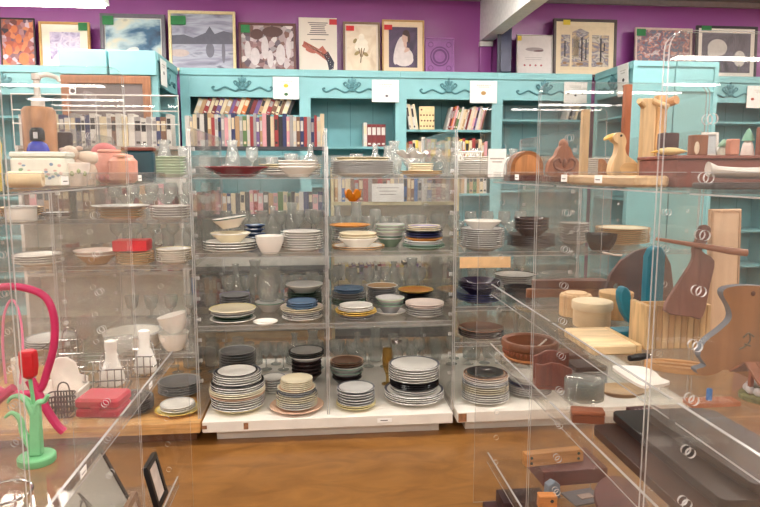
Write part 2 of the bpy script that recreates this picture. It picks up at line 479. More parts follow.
# header boxes nailed over the left end, frames over the right end
zc = hy(100, 75, YE).z
for bb, s in ((bL, 0), (bL2, 1)):
    # local: bL local x = world +y, local y = world -x ; its end at local x=0.  bL2 local x = world -y, end at x = lw
    if s == 0: g = G().box(-.03, 0, .0, .342, zc, BT+.004)
    else: g = G().box(lw, lw+.03, .0, .342, zc, BT+.004)
    part('end_header', g, TEAL, bb, smooth=0, bevel=.004)
for bb, s in ((bR, 1), (bR2, 0)):
    g = G()
    a, b_ = ((-.012, 0) if s == 0 else (lw, lw+.012))
    g.box(a, b_, 0, .035, 0, BT); g.box(a, b_, .035, .363, BT-.04, BT); g.box(a, b_, .035, .363, 1.93, 1.94)
    part('end_trim', g, TEAL, bb, smooth=0)
# brown framed board fixed on the left end
p0, p1 = hy(60, 77, YE-.03), hy(150, 77, YE-.03)
w = p1.x-p0.x
t = thing('notice_board', 'brown wood framed grey board on the end of the turquoise bookcase row', 'board', (p0.x, YE-.031, 1.25))
hB = zc-1.25-.006
part('frame', G().prism([(0, 0), (w, 0), (w, hB), (0, hB)], .03, 0, holes=[[(.06, .06), (.06, hB-.06), (w-.06, hB-.06), (w-.06, .06)]]), wood((150, 100, 68), .45, 2), t, smooth=0, bevel=.004)
part('board_panel', G().box(.055, w-.055, .012, .026, .055, hB-.055), plain((112, 98, 96), .25, var=.12, scale=5), t, smooth=0)
hp = hy(73, 91, YE-.03)
part('hook_hole', G().lathe([(.018, 0), (.026, 0), (.026, .006), (.018, .006), (.018, 0)], 16, 0, TR(hp.x-p0.x, -.001, hp.z-1.25) @ RX(PI/2)), CHROME, t)

# ------------------------------------------------------------------ paper signs
def sign(label, px, py, qx, qy, Y, icon, rot=0, loc=None, size=None, tilt=0):
    if loc is None:
        a, b_ = hy(px, qy, Y), hy(qx, py, Y)
        b_.x = xat(qx, Y, (a.z+b_.z)/2); a.x = xat(px, Y, (a.z+b_.z)/2)
        loc = (a.x, Y, a.z); size = (b_.x-a.x, b_.z-a.z)
    w, h = size
    t = thing('paper_sign', label, 'sign', loc, (tilt, 0, rot), 'white paper signs on the bookcases')
    part('sheet', G().box(0, w, 0, .002, 0, h), PAPER, t, smooth=0)
    ink = G()
    for k, (zz, f) in enumerate(((.80, .5), (.72, .36))):
        x = w*(.5-f/2)
        while x < w*(.5+f/2):
            l = w*random.uniform(.03, .07); ink.box(x, x+l, -.0012, 0, h*zz-.003, h*zz+.003); x += l+w*.02
    part('print', ink, plain((190, 186, 180), .8), t, smooth=0)
    for (ix, iz, r, col) in icon:
        part('picture', G().lathe([(0, 0), (r*.7, .0), (r, .0008), (r*.6, .0012), (0, .0012)], 9, 0, TR(w*ix, 0, h*iz) @ RX(PI/2), sy=.75), plain(col, .7), t)
    return t
YS = YC-.0165
sign('white paper sign with yellow and green pictures above the leaning paperbacks', 273, 77, 299, 99, YS, [(.5, .60, .022, (222, 200, 60)), (.5, .22, .018, (60, 110, 70))])
sign('white paper sign with a tiny grey picture above the encyclopedia set', 372, 80, 399, 102, YS, [(.55, .28, .015, (120, 116, 120))])
sign('white paper sign with a small brown picture above the thin picture books', 470, 81, 497, 103, YS, [(.5, .45, .024, (176, 140, 84))])
sign('white paper sign with a red and black picture under the desert picture', 564, 82, 587, 103, YS, [(.45, .55, .015, (160, 50, 50)), (.5, .36, .012, (40, 40, 40)), (.18, .45, .012, (120, 110, 100)), (.8, .45, .012, (120, 110, 100))])
sign('white paper sign on the bookcase at the far right edge', 747, 86, 775, 108, YS, [(.2, .4, .018, (180, 80, 60))])
# slanted signs on the end rows' inner faces
a = hx(627, 68, xr-.02)
sign('white paper sign hung crooked on the right end bookcase header', 0, 0, 0, 0, 0, [(.55, .5, .02, (70, 62, 66)), (.5, .3, .012, (170, 150, 130))], -PI/2, (xr-.018, YE+.205, 1.90), (.19, .26), .06)
sign('white paper sign hung on the left end bookcase header', 0, 0, 0, 0, 0, [(.5, .5, .02, (90, 84, 80))], PI/2, (xl+.018, YE+.04, 1.935), (.2, .2))

# ------------------------------------------------------------------ pictures on top of the bookcases
YP = 6.02
def pic(label, px, py, qx, qy, fr, fw, art, mat=None, mw=.0, sticker=None, name='framed_picture', ft=.025, Y=YP, lean=.05, extra=None, frough=.4, cat='picture'):
    top = hy((px+qx)/2, py, Y).z
    x0, x1 = xat(px, Y, (top+BT)/2), xat(qx, Y, (top+BT)/2)
    w, h = x1-x0, top-BT
    t = thing(name, label, cat, (x0, Y-.03, BT+.0015), (-lean, 0, 0), 'pictures standing on the bookcases')
    if fr:
        part('frame', G().prism([(0, 0), (w, 0), (w, h), (0, h)], ft, 0, holes=[[(fw, fw), (fw, h-fw), (w-fw, h-fw), (w-fw, fw)]]), plain(fr, frough), t, smooth=0, bevel=.004)
    a = fw if fr else 0
    if mat:
        part('mat_board', G().prism([(a, a), (w-a, a), (w-a, h-a), (a, h-a)], .006, 0, TR(0, .010, 0), holes=[[(a+mw, a+mw), (a+mw, h-a-mw), (w-a-mw, h-a-mw), (w-a-mw, a+mw)]]), plain(mat, .7, var=.02), t, smooth=0)
    b_ = a+(mw if mat else 0)
    pm, fig = art
    po = part('painting', G().box(b_, w-b_, .012 if fr else .0, .02, b_, h-b_), pm, t, smooth=0)
    for (nm, shapes, col) in fig:
        g = G()
        for s in shapes:
            kind = s[0]
            W, H, ox, oz = w-2*b_, h-2*b_, b_, b_
            yy = (.012 if fr else 0)
            if kind == 'e':
                g.lathe([(0, 0), (1, 0), (1, .0007), (0, .0009)], 18, 0, TR(ox+W*s[1], yy, oz+H*s[2]) @ RX(PI/2) @ Matrix.Rotation(s[5] if len(s) > 5 else 0, 4, 'Z') @ Matrix.Diagonal((W*s[3], H*s[4], 1, 1)))
            elif kind == 'p':
                g.prism([(ox+W*u, oz+H*v) for u, v in s[1]], .0008, 0, TR(0, yy-.0008, 0))
            elif kind == 't':
                g.tube([(ox+W*u, yy-.001, oz+H*v) for u, v in s[1]], s[2], 6)
            elif kind == 'r':
                g.lathe([(s[3]-s[4], 0), (s[3]+s[4], 0), (s[3]+s[4], .004), (s[3]-s[4], .004), (s[3]-s[4], 0)], 36, 0, TR(ox+W*s[1], yy, oz+H*s[2]) @ RX(PI/2))
        part(nm, g, col if not isinstance(col, tuple) else plain(col, .6), po)
    if sticker:
        sx, sy, sx2, sy2, sm = sticker
        zz1 = hy(sx, sy, Y).z-BT; zz0 = hy(sx, sy2, Y).z-BT
        a0, a1 = xat(sx, Y, BT+zz0)-x0, xat(sx2, Y, BT+zz0)-x0
        part('price_sticker', G().box(a0, a1, -.0035, -.0015, min(zz0, h-.01), min(zz1, h+.012)), sm, t, smooth=0)
    return t
P = painted
pic('crowded orange and red painting without a mat at the far left end', 1, 18, 36, 60, (52, 34, 40), .012, (P('art_crowd', [(40, 30, 44), (190, 92, 60), (90, 70, 92), (214, 130, 80), (150, 60, 50), (200, 180, 190)], 26, kind='cells'), [('fruit', [('e', .2, .36, .11, .12), ('e', .66, .18, .16, .13), ('e', .52, .6, .1, .1), ('e', .4, .8, .1, .08)], (204, 112, 66))]))
pic('gold framed pale lilac print in a wide cream mat', 40, 22, 91, 59, (186, 138, 70), .022, (P('art_lilac', [(120, 96, 140), (190, 176, 204), (222, 210, 222), (150, 130, 168)], 14), [('shadow_rocks', [('e', .72, .16, .2, .14), ('e', .88, .2, .12, .1)], (88, 70, 120))]), (238, 226, 208), .065, (79, 23, 88, 31, GREENST))
pic('dark grey framed stormy blue seascape', 101, 14, 166, 62, (96, 88, 98), .034, (P('art_sea', [(30, 50, 70), (52, 96, 128), (176, 196, 200), (216, 206, 180), (60, 92, 110)], 3.2, (1, 1, 1.6), dist=.3), [('clouds_and_surf_print', [('e', .45, .28, .16, .10, .5), ('e', .55, .20, .2, .08)], (206, 214, 210))]), (214, 212, 206), .008, (103, 16, 114, 25, GREENST))
pic('large cream framed grey lake with distant castle trees', 169, 11, 236, 64, (226, 204, 154), .026, (P('art_lake', [(120, 116, 132), (150, 148, 166), (176, 176, 190), (104, 104, 120)], 6, (.6, 1, 3)), [('far_trees', [('p', [(0, .44), (0, .6), (.2, .62), (.35, .56), (.55, .66), (.62, .78), (.7, .64), (.85, .7), (1, .66), (1, .46)])], (98, 96, 108)), ('pale_shore', [('e', .12, .28, .16, .07)], (196, 176, 168)), ('reflection', [('e', .62, .34, .07, .14), ('e', .84, .3, .03, .2)], (116, 114, 126))]), None, 0, (171, 16, 186, 25, GREENST))
pic('dark red-brown framed crowd of pale figures', 239, 23, 296, 67, (96, 44, 38), .022, (P('art_scene', [(70, 44, 48), (150, 110, 110), (206, 190, 192), (120, 80, 70), (90, 74, 88), (222, 210, 206)], 22, kind='cells'), [('pale_figures', [('e', .12, .45, .06, .2), ('e', .26, .3, .09, .2), ('e', .45, .5, .07, .26), ('e', .55, .25, .06, .2), ('e', .75, .35, .09, .24), ('e', .9, .5, .05, .25)], (208, 196, 196)), ('dark_trees', [('e', .6, .86, .2, .12), ('e', .3, .8, .12, .12)], (92, 62, 58))]), None, 0, (241, 25, 250, 33, GREENST))
stripes = [('p', [(.10, .50), (.13, .58), (.52, .44), (.62, .50), (.82, .30), (.74, .22), (.5, .34)])]
pic('tall cream poster with dark lines of print and a hand in flag colours', 299, 18, 337, 68, None, 0, (plain((226, 212, 200), .6, var=.03, scale=6), [
    ('print', [('p', [(.22+o, z), (.78-o, z), (.78-o, z+.016), (.22+o, z+.016)]) for z, o in ((.90, .02), (.865, .06), (.83, .1), (.795, .1), (.76, .08), (.725, .06), (.69, .0), (.60, .08))], (110, 98, 98)),
    ('hand', stripes+[('e', .2, .47, .13, .03, -.35), ('e', .3, .40, .14, .03, -.35)], (176, 96, 80)),
    ('pale_stripes', [('p', [(.2, .50), (.21, .525), (.6, .39), (.58, .365)]), ('p', [(.3, .44), (.31, .46), (.7, .33), (.68, .3)])], (236, 214, 204)),
    ('dark_cuff', [('p', [(.64, .34), (.76, .40), (.92, .20), (.9, .08), (.78, .06), (.74, .2)])], (52, 50, 66)),
    ('white_dots', [('e', .72+.05*i, .32-.07*i+.02*k, .014, .011) for i in range(4) for k in (-1, 1)], (236, 232, 228)),
    ('red_corner', [('p', [(.8, .88), (1.0, .88), (1.0, .98), (.8, .98)])], (200, 48, 56))]), name='poster', Y=6.04)
pic('brown framed cream flower study', 343, 22, 380, 68, (120, 92, 66), .02, (P('art_flower', [(214, 190, 160), (232, 214, 190), (206, 180, 150)], 6), [('bouquet', [('e', .5, .62, .22, .10), ('e', .38, .52, .12, .08), ('e', .62, .5, .12, .1), ('e', .5, .75, .1, .08)], (244, 232, 214)), ('stems', [('t', [(.5, .5), (.48, .28), (.46, .16)], .004), ('t', [(.6, .5), (.52, .3)], .004), ('t', [(.4, .5), (.47, .3)], .004)], (122, 92, 60)), ('leaves', [('e', .34, .38, .1, .04, .6), ('e', .64, .36, .1, .04, -.6), ('e', .28, .66, .09, .04, 1)], (150, 128, 82))]), (226, 210, 196), .016, (346, 26, 354, 31, REDST))
pic('gold framed portrait of a seated figure in white', 382, 20, 424, 69, (196, 152, 92), .016, (P('art_portrait', [(52, 36, 62), (84, 62, 92), (60, 42, 66)], 5), [('white_dress', [('e', .52, .2, .34, .17), ('e', .66, .3, .18, .18, .4), ('e', .34, .42, .14, .36, -.25), ('e', .48, .46, .13, .2)], (222, 208, 206)), ('figure', [('e', .56, .72, .11, .13), ('e', .56, .56, .07, .1), ('e', .6, .42, .14, .07, .5)], (214, 176, 160)), ('dark_hair', [('e', .60, .84, .12, .09), ('e', .7, .72, .05, .12)], (70, 44, 44))]), (234, 208, 178), .047, (384, 25, 392, 30, REDST))
pic('small square purple plaque with a raised ring', 425, 38, 454, 69, (158, 92, 162), .012, (plain((142, 80, 146), .4), [('ring', [('r', .5, .5, .085, .006), ('r', .5, .5, .06, .009)], (104, 50, 110)), ('corner_scrolls', [('r', .16, .16, .022, .003), ('r', .84, .16, .022, .003), ('r', .16, .84, .022, .003), ('r', .84, .84, .022, .003)], (112, 56, 118))]), name='wall_plaque', cat='plaque')
# navy frame seen from its edge
a, b_ = hy(495, 68, 5.86), hy(516, 27, 6.0)
t = thing('canvas_box', 'dark navy boxed frame standing edge-on below the white beam', 'frame', (a.x+.01, 5.84, BT+.0015), (0, 0, -.30), 'pictures standing on the bookcases')
part('side', G().rbox(0, .035, 0, .27, 0, .41, .006), plain((34, 34, 58), .4), t)
part('face', G().box(.035, .13, .002, .268, .01, .40), plain((58, 62, 92), .25, var=.15, scale=8), t, smooth=0, bevel=.003)
part('stud', G().ball((.132, .03, .14), .006), CHROME, t)
pic('pale framed certificate with a red car and four red dots', 516, 35, 552, 71, (214, 204, 200), .008, (plain((222, 210, 206), .5, var=.03), [('grey_arc', [('e', .5, .66, .26, .05)], (168, 152, 152)), ('dark_arc', [('e', .6, .63, .17, .03)], (120, 84, 88)), ('print', [('p', [(.22, .45), (.72, .45), (.72, .46), (.22, .46)]), ('p', [(.25, .40), (.7, .40), (.7, .41), (.25, .41)])], (176, 160, 160)), ('red_dots', [('e', .22+.16*i, .26, .03, .025) for i in range(4)], (176, 78, 90))]), None, 0, (517, 36, 521, 41, YELST), name='certificate')
sky = (104, 116, 140)
pic('large dark rope-edged frame with a three-part desert picture', 553, 19, 616, 71, (66, 46, 42), .026, (plain((228, 204, 170), .6, var=.03), [('panels', [('p', [(.02, .08), (.02, .8), (.2, .8), (.2, .08)]), ('p', [(.24, .08), (.24, .86), (.4, .95), (.58, .86), (.58, .08)]), ('p', [(.64, .08), (.64, .8), (.98, .8), (.98, .08)])], P('art_desert', [(216, 186, 150), (190, 160, 130), (120, 112, 130), (206, 190, 170), (96, 84, 80)], 10, (1, 1, 1.6))), ('cactus', [('t', [(.44, .2), (.44, .75)], .007), ('t', [(.44, .5), (.38, .52), (.38, .64)], .005), ('t', [(.52, .24), (.52, .7)], .006), ('t', [(.82, .2), (.82, .72)], .008), ('t', [(.82, .42), (.89, .45), (.89, .62)], .006), ('t', [(.1, .3), (.1, .66)], .006)], (62, 58, 62)), ('mission', [('p', [(.26, .3), (.26, .7), (.33, .8), (.38, .7), (.38, .3)])], (226, 204, 170)), ('ground', [('e', .4, .14, .15, .06), ('e', .1, .16, .08, .06), ('e', .8, .16, .14, .06)], (150, 112, 80))]), (232, 210, 178), .04, (563, 20, 570, 25, YELST), ft=.035)
pic('pink-white framed red floral scene behind the turquoise end panel', 634, 28, 691, 72, (206, 176, 166), .022, (P('art_garden', [(70, 92, 120), (150, 84, 82), (90, 110, 130), (190, 120, 104), (200, 190, 190), (92, 60, 70)], 18, (1, 1, 1.3), detail=6), []), None, 0, (636, 29, 645, 36, GREENST))
pic('dark framed white roses in a wide cream mat at the right end', 695, 26, 756, 72, (44, 34, 42), .024, (P('art_roses', [(70, 64, 76), (104, 96, 110), (60, 56, 66)], 5), [('rose', [('e', .32, .62, .2, .22), ('e', .26, .5, .14, .14), ('e', .78, .36, .12, .2)], (214, 206, 200)), ('rose_folds', [('e', .33, .64, .1, .11), ('e', .78, .38, .05, .1)], (190, 178, 172)), ('rose_stem', [('t', [(.34, .4), (.4, .05)], .006), ('t', [(.78, .2), (.76, .02)], .005)], (96, 104, 88))]), (236, 226, 216), .04, (701, 26, 711, 31, GREENST))

# ------------------------------------------------------------------ books
BOOKC = {'white': (212, 207, 200), 'cream': (222, 204, 170), 'red': (158, 52, 52), 'dark red': (116, 36, 38), 'navy': (44, 52, 98), 'blue': (70, 110, 168), 'black': (40, 36, 40),
         'tan': (188, 150, 110), 'brown': (120, 82, 60), 'green': (92, 122, 74), 'yellow': (226, 200, 90), 'orange': (216, 118, 56), 'pink': (222, 160, 166), 'grey': (164, 158, 156), 'purple': (112, 84, 136), 'teal': (72, 140, 150)}
_bk = {}
PAGES = plain((226, 214, 190), .8)
def book_mesh(w, d, h, c, c2, rough=.45):
    key = (round(w, 3), round(d, 2), round(h, 2), c, c2)
    if key in _bk: return _bk[key]
    g = G(); t = min(.0025, w*.12)
    g.box(0, w, 0, t, 0, h, 0)                                  # spine
    g.box(0, t, t, d, 0, h, 0); g.box(w-t, w, t, d, 0, h, 0)    # boards
    g.box(t, w-t, t, d-.006, .003, h-.003, 1)                   # pages
    g.box(w*.12, w*.88, -.0006, 0, h*.52, h*.86, 2); g.box(w*.2, w*.8, -.0006, 0, h*.08, h*.16, 2)
    _bk[key] = g.mesh('book', [plain(BOOKC[c], rough), PAGES, plain(BOOKC[c2], .5)], 0)
    return _bk[key]
def book_row(x0, x1, y, z, where, group, wr=(.018, .034), hr=(.17, .22), d=.13, lean=0, pal=None, rotz=0, cap=None, start=1, M=None):
    pal = pal or list(BOOKC); x = x0; i = start; last = None
    while True:
        w, h = random.uniform(*wr), random.uniform(*hr)
        w = round(w/.003)*.003; h = round(h/.01)*.01
        if lean > 0 and last: x += max(0, w-lw_)*math.sin(lean)**2/math.cos(lean)
        lw_ = w
        step = w/math.cos(lean)+.0012
        if x+step > x1 or (cap and i > cap): break
        c = random.choice([p for p in pal if p != last]); last = c
        c2 = random.choice([c, c, 'white', 'cream', 'grey', 'black'])
        p = Vector((x + (hr[1]*math.sin(abs(lean)) if lean < 0 else 0), y+random.uniform(0, .012), z+.0005+(w*math.sin(lean) if lean > 0 else 0)))
        o = link('book', book_mesh(w, d, h, c, c2), None, p, (0, lean, 0))
        tag(o, f"{'leaning' if lean else 'upright'} {c}-spined book, {ordw(i)} from left {where}", 'book', group)
        x += step; i += 1
    return i
# bookcase one, leaning paperbacks
book_row(seg[0]+.10, seg[1]-.12, YC+.03, SH1, 'in the leaning row under the left header', 'leaning paperbacks on the top shelf', (.024, .040), (.135, .155), .11, .38, ['dark red', 'tan', 'white', 'red', 'brown', 'black', 'cream', 'grey', 'orange', 'purple'])
# bookcase two
xe = xat(364, YC, 1.55)
for i in range(5):
    w = .030 if i == 0 else .041
    o = link('encyclopedia', book_mesh(w, .2, .2 if i else .215, 'white' if i == 0 else 'dark red', 'white' if i else 'cream'), None, (xe, YC+.03, SH2+.0005))
    tag(o, 'tall white book at the left end of the encyclopedia set' if i == 0 else f'red and white encyclopedia, {ordw(i)} volume from left in the set', 'book', 'encyclopedia set')
    xe += w+.0015
# bookcase three
x3 = xat(406, YC, 1.75)
book_row(x3, x3+.10, YC+.03, SH3, 'at the left end of the picture-book shelf', 'thin books on the picture-book shelf', (.018, .024), (.2, .23), .16, -.16, ['cream', 'white', 'pink'])
a = xat(420.5, YC, 1.75)
t = thing('spotted_book', 'cream book with brown spots standing front-out on the picture-book shelf', 'book', (a, YC+.05, SH3+.004), (-.08, 0, 0))
part('cover', G().rbox(0, .14, 0, .03, 0, .21, .003), plain((226, 200, 150), .5), t)
g = G()
for k in range(16): g.lathe([(0, 0), (.009, 0), (.006, .0012), (0, .0012)], 8, 0, TR(.014+.028*(k % 5)+.006*(k//5 % 2), 0, .03+.05*(k//5)) @ RX(PI/2))
part('dot_print', g, plain((120, 84, 60), .6), t)
x3 = xat(447, YC, 1.75)
book_row(x3, xat(489, YC, 1.75)-.05, YC+.03, SH3, 'in the slanting right half of the picture-book shelf', 'thin books on the picture-book shelf', (.012, .021), (.19, .22), .16, .24, ['red', 'orange', 'tan', 'purple', 'pink', 'green', 'brown', 'cream', 'dark red', 'white'])
book_row(xat(406, YC, 1.45), xat(489, YC, 1.45), YC+.03, 1.36, 'on the shelf below the spotted book', 'books below the picture-book shelf', (.018, .036), (.18, .23), .16, 0, ['cream', 'white', 'pink', 'tan', 'red', 'brown', 'yellow'])
book_row(xat(462, YC, 1.1), xat(489, YC, 1.1), YC+.03, 1.07, 'on the third shelf beside the pilaster', 'books on the third bookcase shelf', (.022, .04), (.19, .23), .16, 0, ['white', 'tan', 'red', 'green', 'cream'])
a = xat(573, YC, 1.8)
for i in range(4):
    o = link('book', book_mesh(.021, .15, .20, ['white', 'black', 'grey', 'cream'][i], 'cream'), None, (a-.05+i*.028, YC+.05, SH1-.0195+.021*math.sin(.25)+.001), (0, .25, 0))
    tag(o, f"thin {['white', 'black', 'grey', 'cream'][i]} book tilted alone on the nearly empty turquoise shelf", 'book', 'tilted books at the right end')

# ------------------------------------------------------------------ low book racks behind the plate shelves
YR = 4.36
def rack(label, x0, x1, shelves, col, rails, d=.2, top=None, bk=1.0):
    t = thing('book_rack', label, 'rack', (0, YR, 0))
    top = top or shelves[0]
    for x in (x0, x1-.02):
        part('end_panel', G().box(x, x+.02, 0, d, 0, top+.0), col[0], t, smooth=0)
    for z in shelves:
        part('shelf', G().box(x0+.02, x1-.02, 0, d, z-.022, z), col[2] if z < .2 and len(col) > 2 else col[1], t, smooth=0)
    part('back_panel', G().box(x0+.021, x1-.021, d+.001, d+.008, .1, bk), plain((226, 224, 214), .6), t, smooth=0)
    for z in rails:
        part('wire_rail', G().tube([(x0, -.008, z), (x1, -.008, z)], .004, 6), WHITE, t)
    if rails:
        g = G()
        for k in range(7): xx = x0+.004+(x1-x0-.008)*k/6; g.tube([(xx, -.008, shelves[0]-.02), (xx, -.008, rails[0])], .003, 6)
        part('wire_upright', g, WHITE, t)
    return t
rx0, rxm, rx1 = xat(14, YR, 1.5), xat(181, YR, 1.5), xat(328, YR, 1.5)
rack('white wire book rack behind the wood-base shelves at left', rx0, rxm-.004, [1.44, 1.0, .6, .12], (WHITE, plain((176, 168, 160), .5)), [1.765, 1.665, 1.58], bk=1.415)
rack('low rack of upright books behind the maroon bowl', rxm, rx1, [1.44, .985, .6, .12], (WHITE, plain((64, 66, 72), .5), wood((206, 166, 108), .5, 0)), [])
rb0, rb1 = xat(331, YR, 1.0), xat(459, YR, 1.0)
rack('low beige book rack behind the second white-base shelves', rb0, rb1, [1.065, .515, .12], (plain((206, 192, 150), .5), plain((206, 194, 150), .5), plain((74, 74, 80), .5)), [], top=1.30, bk=1.07)
LG2 = 'upright books on the low racks'
pal1 = ['white', 'cream', 'tan', 'grey', 'black', 'navy', 'white', 'red', 'green', 'pink', 'white', 'grey', 'cream', 'grey', 'purple', 'white', 'brown', 'grey']
book_row(rxm+.025, rx1-.022, YR+.02, 1.44, 'on top of the low rack behind the maroon bowl', LG2, (.018, .029), (.19, .225), .13, 0, pal1)
book_row(rx0+.025, rxm-.03, YR+.02, 1.44, 'on top of the white wire rack', LG2, (.024, .042), (.18, .215), .13, 0, ['white', 'cream', 'white', 'grey', 'navy', 'brown', 'white', 'grey'])
book_row(rx0+.025, rxm-.03, YR+.02, 1.0, 'on the second shelf of the white wire rack', LG2, (.03, .045), (.15, .19), .13, 0, ['tan', 'brown', 'grey', 'pink', 'dark red', 'cream', 'blue', 'black'])
book_row(rx0+.025, rxm-.03, YR+.02, .6, 'on the third shelf of the white wire rack', LG2, (.03, .045), (.15, .19), .13, 0, ['tan', 'black', 'grey', 'red', 'cream', 'white', 'brown'])
book_row(rxm+.025, rx1-.025, YR+.02, .985, 'on the second shelf of the maroon-bowl rack', LG2, (.024, .036), (.13, .16), .13, 0, ['red', 'white', 'black', 'cream', 'navy', 'green', 'tan', 'pink'])
book_row(rxm+.025, rx1-.025, YR+.02, .37, 'on the lowest tier of the maroon-bowl rack', LG2, (.024, .036), (.17, .19), .13, 0, ['red', 'white', 'black', 'blue', 'orange', 'tan', 'grey'])
part('shelf', G().box(rxm+.02, rx1-.02, 0, .2, .348, .37), plain((64, 66, 72), .5), bpy.data.objects['book_rack.001'], smooth=0)
book_row(rb0+.025, rb1-.025, YR+.02, 1.065, 'on the upper shelf of the beige rack', LG2, (.022, .036), (.15, .2), .13, 0, ['white', 'tan', 'blue', 'brown', 'grey', 'cream', 'red'])
book_row(rb0+.025, rb1-.025, YR+.02, .515, 'on the lower shelf of the beige rack', LG2, (.02, .03), (.09, .12), .13, 0, ['red', 'white', 'black', 'dark red', 'yellow', 'tan', 'purple', 'pink', 'cream'])
a, b_ = hy(372, 199, YR-.02), hy(404, 182, YR-.02)
t = thing('shelf_card', 'white printed card propped on the beige rack among upright books', 'sign', (a.x, YR-.012, 1.0655))
w, h = b_.x-a.x, .125
part('card', G().box(0, w, 0, .0022, 0, h), PAPER, t, smooth=0)
g = G()
for k, f in enumerate((.7, .55, .5)): g.box(w*(.5-f/2), w*(.5+f/2), -.001, 0, h*(.75-.18*k), h*(.79-.18*k))
part('print', g, plain((150, 146, 140), .7), t, smooth=0)

# ================================================================== acrylic shelf units
def unit(label, W, D, z0, top, shelves, loc, rz, group, tags=(), step=.10, lipz=.032, panel_r=.03, f0=.05, back=False, sm=None):
    """front at local y=0, local x from 0 to W; shelves: heights of the shelf surfaces"""
    t = thing('acrylic_shelf_unit', label, 'shelf unit', loc, (0, 0, rz), group)
    hs = []
    z = z0+.16
    while z < top-.06:
        hs += [(.085, z), (D-.10, z)]; z += step
    outer = [(0, z0+.001)] + [(D, z0+.001)] + [(D-panel_r+panel_r*math.cos(a), top-panel_r+panel_r*math.sin(a)) for a in (0, .4, .8, 1.2, PI/2)] + [(panel_r-panel_r*math.sin(a), top-panel_r+panel_r*math.cos(a)) for a in (0, .4, .8, 1.2, PI/2)]
    g = G().prism(outer, .005, 0, RZ(PI/2) @ TR(0, -.005, 0), [circ(y, zz, .0095, 12)[::-1] for y, zz in hs], 1, 2)
    me = g.mesh('side_panel', [ACRYL, EDGE, RINGM], 30)
    link('side_panel', me, t); link('side_panel', me, t, (W-.005, 0, 0))
    for i, z in enumerate(shelves):
        pr = [(f0, z-.006), (D-.01, z-.006), (D-.01, z), (f0+.006, z), (f0+.006, z+lipz), (f0, z+lipz)]
        g = G().prism(pr, W-.012, 0, RZ(PI/2) @ TR(0, -(W-.006), 0), side=0)
        # pale strips along the lip imitate light caught on its rims
        g.box(.006, W-.006, f0-.0002, f0+.0062, z+lipz, z+lipz+.0012, 1)
        g.box(.006, W-.006, f0-.0006, f0, z-.006, z-.003, 1)
        part('shelf', g, [sm or ACRYS, EDGE], t, smooth=0)
    if back: part('back_panel', G().box(.006, W-.006, D-.008, D-.003, z0+.001, top-.10), PALEHAZE, t, smooth=0)  # added hazy sheet that pales whatever stands behind the dishes
    for (x, z) in tags:
        p = part('price_label', G().box(x-.018, x+.018, f0-.0025, f0-.0010, z+.008, z+.026).box(x-.012, x+.011, f0-.0028, f0-.0025, z+.0145, z+.0165, 1), [PAPER, INK], t, smooth=0)
    return t
PW = .605
BX = [-1.768, -1.163, -.558, .047, .652, 1.257]       # left edges of the middle gondola's bays
YG, DG, ZD, TOPM = 2.92, .92, .115, 1.468
SHELVES = {0: [1.245, 1.045, .835, .42], 1: [1.245, 1.045, .835, .42], 2: [1.245, .885, .545], 3: [1.245, .885, .545], 4: [1.245, .875, .61, .435], 5: [1.245, .875, .61, .435]}
BAYN = ['far left bay', 'wood-deck bay', 'maroon-bowl bay', 'orange-flower bay', 'brown-plate bay', 'black-bowl bay']
GU = 'clear acrylic shelf units along the back gondola'
bayl = ['clear acrylic shelf unit of plates, second from the white deck, at far left', 'clear acrylic shelf unit over the wooden deck, left of the white deck', 'clear acrylic shelf unit holding the maroon bowl, left half of the white deck',
        'clear acrylic shelf unit with the orange flower goblet, right half of the white deck', 'clear acrylic shelf unit with brown plates, right of the gap in the white deck', 'clear acrylic shelf unit with the black bowl, behind the wooden boards at right']
for i in range(6):
    unit(bayl[i], PW-.004, DG, ZD, TOPM, SHELVES[i], (BX[i], YG, 0), 0, GU, f0=.008, lipz=.014, back=True)
# decks under the bays
def deck(label, x0, x1, m, wood_front=None, inset=(.03, .03), tagx=None, chip=None):
    t = thing('gondola_deck', label, 'shelf base', (x0, 2.885, 0), (0, 0, 0), 'gondola decks')
    W = x1-x0
    part('deck_board', G().rbox(0, W, 0, .99, .062, ZD-.0005, .005), m, t)
    part('plinth', G().box(inset[0], W-inset[1],   .07, .95, 0, .061), m if not wood_front else wood_front, t, smooth=0)
    if tagx:
        part('price_label', G().box(tagx-.035, tagx+.035, -.002, -.0004, .08, .100).box(tagx-.02, tagx+.015, -.0026, -.002, .088, .092, 1), [PAPER, INK], t, smooth=0)
    if chip:
        g = G()
        for (a, b_, c, d) in chip: g.rbox(a, b_, -.0012, .002, c, d, .006)
        part('chipped_patch', g, plain((150, 104, 70), .7, var=.35, scale=40), t)
    return t
DECKW = plain((228, 222, 212), .45, var=.05, scale=9)
deck('tan wooden deck board under the left shelf bays', -1.8, -.553, wood((206, 156, 96), .45, 0), plain((120, 74, 44), .5), (.03, .03))
deck('worn white deck board under the two middle shelf bays', -.543, .645, DECKW, None, (.055, .055), tagx=.855, chip=[(.19, .212, .072, .104), (.0, .022, .080, .098)])
deck('white deck board with a chipped corner under the right shelf bays', .668, 1.87, DECKW, None, (.055, .02), chip=[(.004, .045, .066, .108)])

